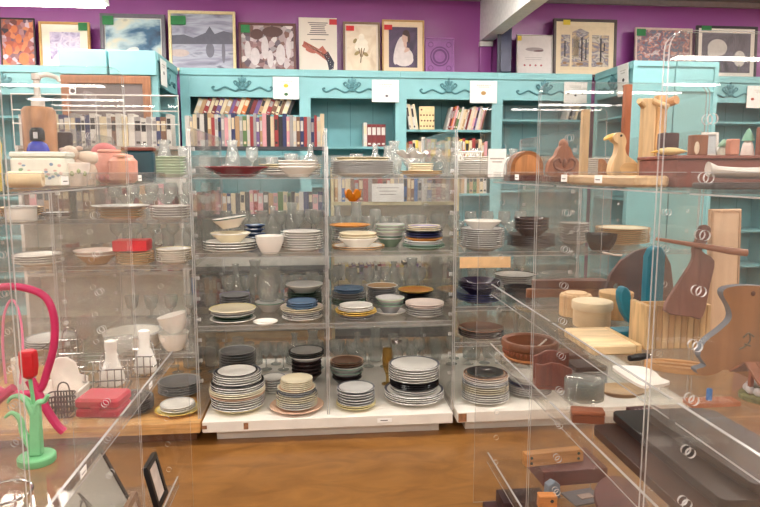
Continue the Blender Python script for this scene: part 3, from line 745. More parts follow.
# ------------------------------------------------------------------ plates, bowls and cups in stacks
CC = {'white': (236, 232, 224), 'cream': (232, 220, 190), 'grey-white': (206, 204, 200), 'grey': (150, 150, 152), 'slate': (96, 96, 104), 'black': (30, 28, 32), 'navy': (40, 44, 92), 'yellow': (222, 184, 90),  # slate: grey rim bands, darkened to paint the shaded gaps between plates
      'pale yellow': (230, 216, 160), 'pink-white': (232, 214, 204), 'peach': (222, 184, 156), 'brown': (120, 84, 64), 'maroon': (122, 26, 40), 'orange': (220, 146, 62), 'green': (122, 154, 134), 'dark green': (60, 80, 66),
      'lavender': (160, 150, 178), 'dark brown': (62, 44, 44), 'blue': (104, 134, 166), 'dark blue': (52, 70, 104), 'tan': (198, 160, 116), 'pale green': (196, 214, 190), 'red': (206, 36, 46), 'dark purple': (46, 36, 60)}
def ceram(c): return plain(CC[c], .22, var=.03, scale=12)
_pm = {}
def dish_profile(kind, r):
    t = .0042
    if kind in ('plate', 'saucer', 'dinner plate', 'platter'):
        h = .016 if kind != 'saucer' else .014
        pr = [(0, .002), (.56*r, .002), (.57*r, 0), (.60*r, 0), (.70*r, .35*h), (.97*r, h), (r, h+t*.5), (.985*r, h+t), (.90*r, h*.86+t), (.70*r, .35*h+t), (.60*r, .002+t), (0, .002+t)]
        mi = [0]*5+['e', 'e', 1]+[0]*3
    elif kind == 'wide bowl':
        h = .05
        pr = [(0, .003), (.44*r, .003), (.45*r, 0), (.48*r, 0), (.74*r, h*.5), (.98*r, h-.006), (r, h-.003), (.99*r, h), (.72*r, h*.5+t), (.46*r, .004+t), (0, .003+t)]
        mi = [0]*5+[1, 1]+[0]*3
    elif kind == 'deep bowl':
        h = .085
        pr = [(0, .003), (.48*r, .003), (.49*r, 0), (.54*r, 0), (.72*r, h*.22), (.92*r, h*.62), (.985*r, h-.004), (r, h), (.955*r, h), (.88*r, h*.62), (.66*r, h*.22+t), (.5*r, .004+t), (0, .003+t)]
        mi = [0]*6+[1, 1]+[0]*4
    elif kind == 'casserole':
        h = .075
        pr = [(0, 0), (.80*r, 0), (.88*r, .012), (.92*r, h-.012), (r, h-.008), (r, h), (.88*r, h), (.84*r, .014), (0, .008)]
        mi = [0]*3+[1]*3+[0]*2
    elif kind == 'cup':
        h = .07
        pr = [(0, .003), (.55*r, .003), (.56*r, 0), (.6*r, 0), (.9*r, h*.5), (r, h), (.94*r, h), (.84*r, h*.5), (.5*r, .01), (0, .01)]
        mi = [0]*4+[1]+[1]+[0]*3
    return pr, mi
def _zat(pr, rho, lower):
    k = max(range(len(pr)), key=lambda i: pr[i][0])
    seg_ = pr[:k+1] if lower else pr[k:]
    zs = [a[1]+(b[1]-a[1])*(rho-a[0])/(b[0]-a[0]) for a, b in zip(seg_, seg_[1:]) if abs(b[0]-a[0]) > 1e-9 and min(a[0], b[0]) <= rho <= max(a[0], b[0])]
    return (min(zs) if lower else max(zs)) if zs else None
def seat(k1, r1, k2, r2, slack=.0012):
    '''height of dish 2 above dish 1 when it rests on it'''
    p1, p2 = dish_profile(k1, r1)[0], dish_profile(k2, r2)[0]; best = 0
    for i in range(61):
        rho = min(r1, r2)*i/60
        a = max((v for v in (_zat(p1, min(r1, rho+d), False) for d in (-slack, 0, slack) if rho+d > 0) if v is not None), default=None); b_ = _zat(p2, rho, True)
        if a is not None and b_ is not None: best = max(best, a-b_)
    return best+.0006
def dish_mesh(kind, r, body, rim, sx=1):
    key = (kind, round(r, 3), body, rim, sx)
    if key in _pm: return _pm[key]
    e = 1 if rim in ('black', 'dark green', 'navy', 'yellow', 'dark brown', 'tan', 'white', 'cream', 'orange') else 0
    pr, mi = dish_profile(kind, r)
    mi = [e if q == 'e' else q for q in mi]
    g = G().lathe(pr, 40, mi, sx=sx)
    _pm[key] = g.mesh(kind.replace(' ', '_'), [ceram(body), ceram(rim)], 40)
    return _pm[key]
DZ = {'plate': .0085, 'saucer': .0085, 'dinner plate': .0085, 'platter': .0095, 'wide bowl': .020, 'deep bowl': .034, 'casserole': .05, 'cup': .045}
HH = {'plate': .0202, 'saucer': .0182, 'dinner plate': .0202, 'platter': .0202, 'wide bowl': .05, 'deep bowl': .085, 'casserole': .075, 'cup': .07}
def stack(px, z, Y, layers, where, sx=1):
    """layers from the bottom: (how many, width in photo px, kind, body, rim[, pitch]); where: <= 9 words naming the stack"""
    rm = max(l[1]*.5*(Y*ca*cp+.1)/632*1.01*max(1, sx) for l in layers)
    x = xat(px, Y, z+.05)
    b0 = max((b for b in BX if b <= x), default=BX[0])
    x = min(max(x, b0+rm+.0115), b0+PW-.004-rm-.0115)
    if z > .2: Y = max(Y, YG+.018+rm)
    zz = z+.001; tot = sum(l[0] for l in layers); k = 0; prev = None
    for l in layers:
        n, wpx, kind, body, rim = l[:5]; pitch = l[5] if len(l) > 5 else DZ[kind]
        r = wpx*.5*(Y*ca*cp+.1)/632*1.01
        if prev is not None:
            pk, pr_, pp = prev
            zz += (max(pp, seat(pk, pr_, kind, r)) if pk == kind and abs(pr_-r) < .004 else seat(pk, pr_, kind, r, .004))
        jt = .0004 if 'bowl' in kind else .0018
        pitch = max(pitch, seat(kind, r, kind, r, .0012 if 'bowl' in kind else .004))
        for i in range(n):
            o = link(kind.replace(' ', '_'), dish_mesh(kind, r, body, rim, sx), None, (x+random.uniform(-jt, jt), Y+random.uniform(-jt, jt), zz), (0, 0, random.uniform(0, 6) if sx == 1 else 0))
            k += 1; q = tot-k+1
            nm = body if body == rim else f'{rim}-rimmed {body}'
            lab = f"{nm} {kind}, {ordw(q)} from top of {where}" if tot > 1 else f"{nm} {kind}, {where}"
            tag(o, lab, kind.split()[-1], 'stacked dishes: '+where if tot > 1 else None)
            if i < n-1: zz += pitch
        prev = (kind, r, pitch)
    return zz
F_, B_ = 3.10, 3.38
W, CR, GW = 'white', 'cream', 'grey-white'
D2, D3, D4 = SHELVES[2], SHELVES[3], SHELVES[4]
# --- maroon-bowl bay
stack(237, D2[0], 3.10, [(1, 61, 'wide bowl', 'maroon', 'maroon')], 'alone at the top shelf front edge')
stack(236, D2[0], 3.50, [(4, 43, 'saucer', W, 'lavender', .0115)], 'small stack behind the maroon bowl')
stack(292, D2[0], 3.40, [(3, 58, 'plate', GW, W, .012), (2, 60, 'platter', CR, CR, .012)], 'cream-topped stack right of the maroon bowl')
stack(298, D2[0], 3.13, [(3, 38, 'wide bowl', W, W, .015)], 'low white stack before the cream-topped stack')
stack(230, D2[1], 3.10, [(4, 52, 'plate', W, 'slate', .0125), (1, 38, 'wide bowl', CR, W)], 'stack topped by a tilted bowl, second shelf')
o = link('wide_bowl', dish_mesh('wide bowl', .083, W, 'dark green'), None, (xat(231, 3.10, .98), 3.10, D2[1]+.118), (.0, -.13, 0))
tag(o, 'dark green-rimmed white bowl sitting tilted on top of the second-shelf stack', 'bowl')
stack(255, D2[1], 3.40, [(5, 20, 'saucer', 'dark blue', 'blue', .022)], 'blue pile behind the tilted bowl')
stack(270, D2[1], 3.02, [(1, 28, 'deep bowl', W, W)], 'round and plain, mid second shelf')
stack(288, D2[1], 3.40, [(2, 40, 'plate', W, 'green', .011), (2, 30, 'plate', GW, 'dark green', .011)], 'pair of pairs behind the plain deep bowl')
stack(306, D2[1], 3.11, [(8, 41, 'plate', W, 'slate', .0115)], 'even white stack at second shelf right end')
stack(233, D2[2], 3.08, [(1, 44, 'plate', GW, W, .009), (2, 38, 'plate', 'dark green', 'green', .010), (2, 42, 'plate', GW, GW, .012), (1, 45, 'plate', CR, 'pale yellow')], 'cream-topped stack at third shelf left end')
stack(235, D2[2], 3.36, [(6, 30, 'plate', 'grey', 'lavender', .0125)], 'grey stack behind the cream-topped third-shelf stack')
stack(269, D2[2], 3.30, [(1, 28, 'wide bowl', GW, 'green')], 'under the clear pitcher, third shelf')
stack(265, D2[2], 2.995, [(1, 24, 'saucer', W, W)], 'alone at third shelf front edge')
stack(302, D2[2], 3.09, [(1, 40, 'plate', W, W, .009), (3, 38, 'plate', GW, 'slate', .0105), (2, 42, 'plate', CR, 'pink-white', .010), (3, 31, 'saucer', 'blue', 'dark blue', .011)], 'blue-topped stack on the third shelf')
stack(309, D2[2], 3.38, [(7, 34, 'plate', 'dark green', 'dark green', .012), (1, 37, 'wide bowl', GW, W)], 'dark green pile behind the blue-topped stack')
stack(238, ZD, 3.055, [(1, 49, 'dinner plate', 'pale yellow', 'pale yellow', .012), (5, 52, 'dinner plate', W, 'slate', .0115), (1, 54, 'dinner plate', 'peach', 'peach', .012), (2, 55, 'dinner plate', CR, CR, .011), (3, 52, 'dinner plate', W, 'slate', .011), (1, 51, 'dinner plate', W, 'black', .012), (4, 47, 'plate', W, 'slate', .011), (1, 41, 'plate', W, 'black', .012)], 'tallest stack at the white deck left end')
stack(235, ZD, 3.46, [(12, 36, 'plate', 'grey', GW, .0145)], 'grey stack hidden behind the tallest stack')
stack(274, ZD, 3.27, [(6, 24, 'saucer', W, 'grey', .013)], 'white saucer stack between two deck stacks')
stack(297, ZD, 3.025, [(1, 54, 'platter', 'peach', 'peach', .008), (3, 41, 'plate', GW, 'pale yellow', .011), (3, 41, 'plate', CR, 'slate', .011), (2, 37, 'plate', 'grey', 'slate', .011), (1, 38, 'plate', 'peach', CR, .01), (5, 32, 'saucer', CR, CR, .0092)], 'deck stack standing on a peach platter')
stack(311, ZD, 3.42, [(5, 30, 'wide bowl', 'dark brown', 'dark brown', .021), (1, 34, 'wide bowl', W, W, .02), (3, 35, 'plate', GW, 'black', .011)], 'stack behind the peach platter stack')
# --- orange-flower bay
stack(362, D3[0], 3.16, [(7, 62, 'plate', GW, 'slate', .0095), (2, 54, 'platter', CR, CR, .0115)], 'wide stack at top shelf left end')
stack(421, D3[0], 3.14, [(2, 42, 'platter', CR, 'tan', .010), (4, 24, 'saucer', CR, GW, .0105)], 'stepped cream stack at top shelf right end')
stack(358, D3[1], 3.09, [(2, 52, 'plate', W, 'tan', .009), (1, 40, 'wide bowl', W, W, .014), (2, 37, 'wide bowl', CR, CR, .013)], 'cream bowl stack on the second shelf')
stack(350, D3[1], 3.42, [(7, 36, 'plate', GW, 'green', .012), (1, 40, 'platter', 'orange', 'orange')], 'orange-topped stack behind the cream bowls')
stack(390, D3[1], 3.24, [(2, 26, 'wide bowl', 'green', GW, .016), (3, 29, 'wide bowl', GW, 'pale green', .016)], 'pale stack left of the navy stack')
stack(424, D3[1], 3.10, [(2, 42, 'plate', 'green', 'green', .011), (1, 38, 'plate', GW, 'green', .012), (1, 38, 'plate', W, W, .012), (1, 37, 'plate', 'orange', 'orange', .012), (2, 38, 'plate', 'navy', 'navy', .0125), (1, 39, 'plate', 'black', 'black', .012), (2, 34, 'saucer', CR, 'lavender', .011), (1, 32, 'saucer', 'lavender', CR)], 'multicoloured stack at second shelf right end')
stack(349, D3[2], 3.38, [(3, 35, 'plate', 'green', 'dark green', .012), (3, 34, 'plate', 'grey', 'grey', .0135), (2, 30, 'plate', 'blue', 'blue', .012)], 'blue-topped stack at third shelf back left')
stack(356, D3[2], 3.07, [(2, 36, 'plate', 'grey', GW, .010), (2, 41, 'plate', 'yellow', 'yellow', .010), (1, 36, 'plate', GW, 'grey', .011), (2, 33, 'saucer', W, W, .010)], 'yellow-banded stack on the third shelf')
stack(390, D3[2], 3.16, [(1, 31, 'plate', W, W, .006), (2, 27, 'wide bowl', 'grey', 'green', .0145), (1, 29, 'wide bowl', GW, 'pale green')], 'greenish bowl stack at third shelf middle')
stack(382, D3[2], 3.44, [(7, 28, 'plate', 'grey', GW, .0118), (1, 32, 'plate', 'tan', W)], 'tan-topped stack behind the greenish bowls')
stack(420, D3[2], 3.38, [(5, 34, 'plate', 'black', 'black', .0145), (1, 36, 'plate', 'orange', 'yellow')], 'black stack under an orange plate, third shelf')
stack(429, D3[2], 3.10, [(4, 37, 'plate', GW, 'slate', .0115), (2, 39, 'plate', 'pink-white', 'pink-white', .010)], 'pink-white stack at third shelf right end')
stack(347, ZD, 3.34, [(2, 30, 'wide bowl', 'dark brown', 'black', .02), (2, 33, 'wide bowl', GW, 'green', .022), (1, 35, 'plate', 'black', W, .012), (2, 34, 'plate', 'brown', 'peach', .012)], 'brown-topped deck stack at back')
stack(356, ZD, 3.015, [(2, 40, 'plate', 'pale yellow', 'pale yellow', .0095), (6, 38, 'saucer', GW, 'slate', .0135)], 'low stack on two yellow plates, white deck')
stack(417, ZD, 3.075, [(1, 54, 'dinner plate', W, W, .012), (4, 61, 'dinner plate', W, 'slate', .0105), (1, 48, 'plate', GW, 'slate', .011), (1, 49, 'plate', GW, W, .012), (4, 50, 'plate', 'black', 'black', .0105), (6, 52, 'dinner plate', W, 'slate', .0125)], 'white deck stack with a black band')
# --- brown-plate bay
stack(481, D4[0], 3.20, [(8, 46, 'plate', W, 'slate', .0085), (3, 36, 'saucer', CR, W, .008)], 'top shelf stack beside the crystal')
stack(482, D4[1], 3.14, [(1, 40, 'plate', GW, GW, .010), (9, 44, 'plate', GW, 'slate', .0105), (1, 37, 'wide bowl', W, W)], 'pale stack under a white bowl, second shelf')
stack(534, D4[1], 3.20, [(6, 48, 'plate', 'dark brown', 'dark brown', .0105), (4, 35, 'wide bowl', 'dark brown', 'dark brown', .016)], 'dark brown stack on the second shelf')
stack(479, D4[2], 3.12, [(4, 45, 'plate', 'navy', 'navy', .0110), (3, 42, 'wide bowl', 'dark purple', 'dark purple', .0115)], 'navy stack on the third shelf')
stack(519, D4[2], 3.12, [(1, 31, 'casserole', 'black', 'black')], 'ribbed and low, beside the navy stack')
stack(522, D4[2], 3.46, [(6, 40, 'platter', GW, GW, .011), (1, 44, 'platter', W, 'black')], 'black-rimmed stack behind the casserole')
stack(563, D4[2], 3.34, [(1, 26, 'platter', W, W)], 'alone at third shelf right, behind the black casserole')
stack(481, D4[3], 3.08, [(3, 46, 'plate', W, 'dark brown', .0105), (1, 46, 'plate', 'brown', 'brown')], 'brown-topped stack on the lowest acrylic shelf')
stack(485, ZD, 3.045, [(4, 49, 'dinner plate', W, 'slate', .0115), (3, 48, 'dinner plate', CR, 'slate', .0115), (2, 47, 'dinner plate', GW, 'slate', .0115), (2, 46, 'plate', W, 'peach', .011), (1, 45, 'plate', 'peach', 'brown', .012), (1, 38, 'plate', 'black', 'dark brown')], 'dark-topped stack at right white deck end')
stack(529, ZD, 3.12, [(4, 46, 'plate', GW, 'slate', .011), (2, 42, 'plate', 'navy', 'dark blue', .011), (3, 40, 'plate', W, GW, .011)], 'navy-banded stack on the right white deck')
# --- black-bowl bay
stack(601, SHELVES[5][1], 3.05, [(1, 32, 'deep bowl', 'black', 'black')], 'standing alone on the right bay second shelf')
stack(622, SHELVES[5][1], 3.32, [(8, 54, 'plate', CR, 'tan', .0105)], 'pale stack behind the black bowl')
stack(574, SHELVES[5][1], 3.36, [(8, 30, 'plate', GW, 'grey', .014)], 'pale stack left of the black bowl')
stack(585, ZD, 3.2, [(9, 44, 'plate', GW, 'grey', .011)], 'deck stack behind the red-brown holder')
stack(585, SHELVES[5][0], 3.25, [(8, 50, 'plate', W, 'grey', .0105)], 'top shelf stack behind the wooden crown')
# --- wood-deck bay and far left bay
S1 = SHELVES[1]
stack(121, S1[1], 3.09, [(4, 40, 'plate', CR, 'tan', .0115), (1, 52, 'platter', GW, GW, .01)], 'cream stack under a grey platter, left bays')
stack(170, S1[1], 3.09, [(5, 37, 'plate', GW, 'pink-white', .0115)], 'pinkish pile, second shelf over wooden deck')
stack(135, S1[2], 3.05, [(5, 35, 'plate', CR, 'tan', .0112)], 'cream stack under the red box')
stack(174, S1[2], 3.09, [(6, 33, 'plate', W, 'pale yellow', .0105)], 'white stack right of the red box')
stack(80, S1[2], 3.12, [(1, 38, 'wide bowl', 'tan', W, .012), (1, 40, 'wide bowl', 'pink-white', W)], 'bowl pair left of the red box')
stack(174, S1[3], 3.05, [(1, 29, 'deep bowl', W, W)], 'plain and upright under a tipped bowl')
o = link('deep_bowl', dish_mesh('deep bowl', .070, W, W), None, (xat(176, 3.06, .53), 3.06, S1[3]+.087), (.0, -.22, 0))
tag(o, 'white deep bowl tipped on top of another white bowl above the wooden deck', 'bowl')
stack(133, S1[3], 3.14, [(1, 55, 'casserole', W, GW)], 'wide oval dish behind the two white bottles')
stack(180, ZD, 3.30, [(5, 42, 'plate', 'grey', GW, .0125)], 'grey stack at the back of the wooden deck')
stack(179, ZD, 3.03, [(1, 44, 'platter', 'pale yellow', 'yellow', .008), (3, 33, 'plate', W, GW, .0095)], 'white stack on a yellow platter, wooden deck')
stack(130, ZD, 3.06, [(6, 44, 'plate', 'dark brown', 'grey', .0105)], 'dark stack behind the red case, wooden deck')
S0 = SHELVES[0]
stack(66, S0[1], 3.20, [(2, 28, 'platter', GW, 'dark brown', .012)], 'tray pair at far left, second shelf')
stack(38, S0[2], 3.10, [(4, 44, 'plate', W, 'grey', .011)], 'white stack at far left, third shelf')
stack(20, S0[1], 3.3, [(4, 40, 'plate', CR, 'tan', .011)], 'cream stack at far left, second shelf')
stack(60, S0[3], 3.15, [(4, 46, 'plate', GW, 'grey', .011)], 'grey-white stack at far left, lowest shelf')
# odd pieces on the left bays
x = xat(22, 3.02, 1.05)
t = thing('canister', 'white round canister at far left, second shelf from the top', 'canister', (x, 3.02, S0[1]+.001))
part('body', G().lathe([(0, 0), (.06, 0), (.064, .006), (.064, .066), (0, .066)], 28), ceram(W), t)
part('rim_band', G().lathe([(.0645, .060), (.066, .063), (.066, .070), (.05, .072), (0, .072)], 28), ceram(GW), t)
x = xat(133.5, 3.09, .87)
t = thing('red_box', 'small red box with a pale stripe on the cream plates at left', 'box', (x-.078, 3.03, S1[2]+.0668))
part('body', G().rbox(0, .156, 0, .11, 0, .05, .006), plain((206, 32, 46), .35), t)
part('stripe', G().box(.068, .076, -.0008, .0, .003, .047), plain((226, 120, 124), .5), t, smooth=0)

# ------------------------------------------------------------------ clear glassware behind the dishes
_gm = {}
def glass_mesh(kind):
    if kind in _gm: return _gm[kind]
    if kind == 'tumbler': pr = [(0, .004), (.028, .004), (.029, 0), (.031, .002), (.037, .11), (.0355, .11), (.0295, .010), (0, .010)]
    elif kind == 'wine glass': pr = [(0, .001), (.034, 0), (.034, .002), (.008, .008), (.004, .02), (.004, .075), (.012, .084), (.032, .105), (.037, .13), (.033, .165), (.0318, .165), (.0355, .13), (.030, .106), (.008, .087), (0, .085)]
    elif kind == 'goblet': pr = [(0, .001), (.032, 0), (.032, .003), (.010, .01), (.007, .03), (.010, .045), (.028, .06), (.036, .09), (.040, .13), (.0385, .13), (.0345, .09), (.026, .062), (0, .05)]
    elif kind == 'vase': pr = [(0, .003), (.032, .003), (.033, 0), (.036, .002), (.045, .06), (.038, .12), (.026, .17), (.034, .205), (.0325, .206), (.0245, .17), (.036, .12), (.043, .06), (.033, .010), (0, .010)]
    elif kind == 'pitcher': pr = [(0, .003), (.04, .003), (.041, 0), (.045, .002), (.056, .05), (.052, .10), (.040, .14), (.046, .17), (.0445, .171), (.0385, .14), (.050, .10), (.054, .05), (.042, .010), (0, .010)]
    elif kind == 'sundae dish': pr = [(0, .001), (.034, 0), (.034, .003), (.010, .012), (.008, .03), (.02, .042), (.045, .07), (.056, .095), (.054, .096), (.043, .072), (.018, .046), (0, .042)]
    elif kind == 'decanter': pr = [(0, .003), (.05, .003), (.051, 0), (.055, .004), (.058, .05), (.045, .10), (.018, .13), (.015, .17), (.022, .185), (.0205, .186), (.0135, .17), (.0165, .13), (.043, .10), (.055, .05), (.05, .012), (0, .012)]
    g = G().lathe(pr, 24)
    if kind == 'pitcher': g.tube(spline([(.044, 0, .15), (.075, 0, .15), (.085, 0, .11), (.07, 0, .06), (.056, 0, .055)], 4), .005, 8)
    _gm[kind] = g.mesh(kind.replace(' ', '_'), [GLASS], 40)
    return _gm[kind]
SHN = ['top shelf', 'second shelf', 'third shelf', 'lowest shelf']
def glass_row(bay, si, Y, kinds, n, row, x0=.06, x1=PW-.06):
    z = SHELVES[bay][si] if si < len(SHELVES[bay]) else ZD
    sn = SHN[si] if si < len(SHELVES[bay]) else 'deck'
    for i in range(n):
        k = kinds[(i*3+si+bay) % len(kinds)]
        o = link(k.replace(' ', '_'), glass_mesh(k), None, (BX[bay]+x0+(x1-x0)*i/(n-1), Y+random.uniform(-.008, .008), z+.001), (0, 0, random.uniform(0, 6)))
        tag(o, f'clear {k}, {ordw(i+1)} along the {row} glass row, {sn} of {BAYN[bay]}', 'glass', 'clear glassware behind the dishes')
KN = ['tumbler', 'wine glass', 'goblet', 'sundae dish']
for bay in (1, 2, 3, 4):
    for si in range(len(SHELVES[bay])+1):
        z = SHELVES[bay][si] if si < len(SHELVES[bay]) else ZD
        tall = (si == 0) or z < .2 or len(SHELVES[bay]) == 3
        glass_row(bay, si, 3.765, ['wine glass', 'goblet', 'vase', 'tumbler', 'decanter'] if tall else ['tumbler', 'goblet', 'sundae dish'], 5, 'rear', .078, PW-.078)
for bay in (1, 2, 3, 4):
    for si in ((1, 2, 3) if bay in (2, 3) else (1, 2, 4)):
        glass_row(bay, si, 3.65, ['wine glass', 'goblet', 'wine glass'] , 6, 'nearer', .05, PW-.05)
def odd_glass(kind, px, z, Y, label, cat='glass', mat=None, s=1.0):
    o = link(kind.replace(' ', '_'), glass_mesh(kind), None, (xat(px, Y, z+.08), Y, z+.001)); o.scale = (s, s, s)
    return tag(o, label, cat)
odd_glass('pitcher', 268, D2[2]+.054, 3.30, 'clear glass pitcher standing in a grey bowl on the third shelf', 'pitcher')
odd_glass('vase', 388, D3[0], 3.44, 'tall clear cut-glass vase beside the wide top shelf stack', 'vase', s=.8)
odd_glass('goblet', 397, D3[0], 3.34, 'small clear goblet left of the stepped cream stack', 'goblet', s=.8)
odd_glass('sundae dish', 412, D3[0], 3.40, 'clear pedestal dish behind the stepped cream stack', 'dish')
odd_glass('sundae dish', 506, D4[0], 3.34, 'clear crystal pedestal dish left of the arched wooden clock', 'dish', s=1.1)
odd_glass('vase', 513, D4[0], 3.52, 'clear crystal vase left of the arched wooden clock', 'vase', s=.75)
odd_glass('sundae dish', 228, D2[0], 3.66, 'clear dish standing behind the lavender-rimmed saucers', 'dish', s=.7)
odd_glass('sundae dish', 278, D2[2], 3.46, 'clear dish behind the pitcher on the third shelf', 'dish', s=.6)
# amber goblet and jar on the white deck
x = xat(388, 3.30, .2)
t = thing('goblet', 'amber glass goblet behind the black-banded deck stack', 'goblet', (x, 3.33, ZD+.0005))
t2 = part('bowl', G().lathe([(0, .06), (.012, .062), (.026, .10), (.029, .15), (.025, .20), (.0235, .20), (.027, .15), (.024, .102), (0, .07)], 24), AMBER, t)
part('stem', G().lathe([(0, 0), (.032, 0), (.032, .004), (.009, .012), (.007, .04), (.012, .0605), (0, .0605)], 24), AMBER, t)
x = xat(397, 3.40, .25)
t = thing('jar', 'clear jar with a silver lid behind the black-banded deck stack', 'jar', (x, 3.43, ZD+.0005))
part('glass_body', G().lathe([(0, 0), (.033, 0), (.036, .006), (.036, .17), (.028, .19), (.028, .20), (0, .20)], 24), GLASS, t)
part('lid', G().lathe([(0, .201), (.031, .201), (.031, .222), (.029, .225), (0, .225)], 24), CHROME, t)
# orange flower goblet
x = xat(353, 3.56, 1.10)
t = thing('flower_goblet', 'orange tulip-shaped glass on a tall clear stem, second shelf', 'goblet', (x, 3.56, D3[1]+.0005))
part('stem', G().lathe([(0, 0), (.04, 0), (.04, .004), (.01, .012), (.006, .03), (.006, .21), (.012, .218), (0, .218)], 20), GLASS, t)
g = G().lathe([(0, .219), (.02, .222), (.04, .245), (.044, .265), (.042, .266), (.036, .246), (.018, .228), (0, .226)], 24)
for k in range(6):
    a = k*PI/3; M = RZ(a) @ TR(.040, 0, .25) @ RY(.15)
    g.ball((0, 0, .012), .004, .02, .028, 10, 0, M)
part('tulip_cup', g, plain((236, 146, 30), .25), t)
# white lace dish and sign on the brown-plate bay
x = xat(412, 3.60, 1.30)
t = thing('ruffled_bowl', 'white ruffled bowl behind the stepped cream stack, top shelf', 'bowl', (x, 3.60, D3[0]+.0005))
rs = []
for (r, z, am) in ((.02, 0, 0), (.035, .004, 0), (.02, .03, 0), (.02, .07, 0), (.05, .10, .1), (.085, .135, .3), (.083, .137, .3), (.045, .104, .1), (.012, .08, 0)):
    rs.append([((r+am*.04*math.cos(7*a))*math.cos(a), (r+am*.04*math.cos(7*a))*math.sin(a), z+am*.04*math.sin(7*a)) for a in [2*PI*k/56 for k in range(56)]])
part('bowl', G().rings(rs, 0, None, True), ceram(W), t)
x = xat(468, 3.42, 1.3)
t = thing('lattice_basket', 'white lattice china basket on the top shelf by the crystal', 'basket', (x, 3.40, D4[0]+.0005))
part('base_bowl', G().lathe([(0, 0), (.03, 0), (.05, .02), (.056, .06), (.053, .06), (.047, .022), (0, .006)], 28), ceram(W), t)
g = G()
for s in (-1, 1):
    for k in range(9):
        a = 2*PI*k/9; g.tube([((.055+.012*u)*math.cos(a+s*u*.6), (.055+.012*u)*math.sin(a+s*u*.6), .058+.07*u) for u in (0, .25, .5, .75, 1)], .004, 6)
g.tube([(.068*math.cos(2*PI*k/24), .068*math.sin(2*PI*k/24), .130) for k in range(24)], .006, 6, loop=True)
part('lattice_rim', g, ceram(W), t)
a, b_ = xat(488, 3.02, 1.3), xat(506, 3.02, 1.3)
t = thing('shelf_card', 'white card sign standing on the top shelf before the crystal', 'sign', (a, 3.02, D4[0]+.0005))
part('card', G().box(0, b_-a, 0, .002, 0, .135), PAPER, t, smooth=0)
part('print', G().box(.01, b_-a-.01, -.0008, 0, .085, .092).box(.02, b_-a-.02, -.0008, 0, .07, .076), plain((170, 166, 160), .7), t, smooth=0)
part('tan_strip', G().rbox(xat(460, 2.92, .86)-BX[4], xat(511, 2.92, .86)-BX[4], .0035, .0072, .815, .868, .0015), plain((214, 176, 128), .6), bpy.data.objects['acrylic_shelf_unit.004'], smooth=0)

# ================================================================== side gondolas along the aisle
RT, RA, RB_, RC = 1.237, .825, .60, .17
RU = [2.26, 1.65, 1.04]
RL = ['clear acrylic shelf unit at right holding the arched clock and round boxes', 'clear acrylic shelf unit at right holding the wooden duck and slatted crate', 'clear acrylic shelf unit nearest the camera on the right']
RTAG = [[(.28, RT)], [(.06, RT), (.26, RT)], []]
for i in range(3):
    unit(RL[i], .60, .47, 0, 1.505, [RT, RA, RB_, RC], (.59, RU[i], 0), -PI/2, 'clear acrylic shelf units on the right of the aisle', RTAG[i], sm=ACRYL)
LT, LB, LD = 1.235, .585, .10
LU = [1.69, 1.045, .40]
LL = ['clear acrylic shelf unit at left holding the salmon pots and white bottles', 'clear acrylic shelf unit at left holding the pump bottle and green flower stand', 'clear acrylic shelf unit nearest the camera on the left']
LTAG = [[(.29, LT), (.0+.30, LB)], [(.36, LT), (.36, LB)], []]
for i in range(3):
    unit(LL[i], .635, .42, 0, 1.53, [LT, LB, LD], (-.48, LU[i], 0), PI/2, 'clear acrylic shelf units on the left of the aisle', LTAG[i])

def P3(px, py, z): return hz(px, py, z)
def lathe_part(name, prof, mat, parent, loc=(0, 0, 0), rot=(0, 0, 0), seg=32, **k):
    return part(name, G().lathe(prof, seg), mat, parent, loc, rot, **k)
LIGHTW = wood((214, 180, 134), .45, 2); LIGHTWX = wood((212, 178, 132), .45, 0); MIDW = wood((186, 126, 78), .45, 2); REDW = wood((124, 58, 38), .4, 2)
DARKW = wood((62, 38, 30), .4, 1); DARKW2 = wood((108, 70, 52), .42, 0); DEEPR = wood((92, 34, 34), .4, 0)
BLACKW = wood((40, 30, 28), .38, 1)

# ---------- left top shelf
def lx(px, Y): return xat(px, Y, LT+.06)
Y = 1.86
t = thing('pump_bottle', 'wooden pump bottle with a white pump, behind the floral tin', 'bottle', (lx(42, Y), Y, LT+.001))
h = hy(42, 107, Y).z-LT
part('body', G().lathe([(0, 0), (.040, 0), (.043, .004), (.043, h-.012), (.036, h-.002), (0, h)], 32), wood((180, 128, 86), .4, 2, 8, .45), t)
lathe_part('collar', [(0, h), (.017, h), (.017, h+.024), (.012, h+.026), (0, h+.026)], WHITE, t)
part('pump', G().lathe([(0, h+.026), (.008, h+.026), (.008, h+.07), (.012, h+.072), (.012, h+.088), (0, h+.09)], 20).tube([(0, 0, h+.082), (.03, 0, h+.086), (.055, 0, h+.078), (.06, 0, h+.068)], [.008, .007, .006, .005], 10), WHITE, t)
Y = 1.705
t = thing('small_bottle', 'small cobalt blue bottle with a black cap beside the pump bottle', 'bottle', (lx(34, Y), Y+.03, LT+.001))
kb = (hy(34, 141, Y).z-LT)/.088
part('body', G().lathe([(0, 0), (.024, 0), (.026, .004), (.027, .07*kb), (.022, .082*kb), (.012, .088*kb), (0, .088*kb)], 28), plain((52, 66, 190), .15), t)
zk = .088*kb-.088
part('cap', G().lathe([(0, .089+zk), (.018, .089+zk), (.018, .112+zk), (.013, .122+zk), (0, .122+zk)], 24), BLACK, t)
part('cap_label', G().box(-.002, .008, -.0195, -.0175, .094+zk, .110+zk), plain((220, 220, 226), .5), t, smooth=0)
Y = 1.56
a, b_ = lx(9, Y), lx(66, Y)
t = thing('floral_tin', 'pale tin box with blue and green flowers at left end of top shelf', 'box', (a, Y, LT+.001))
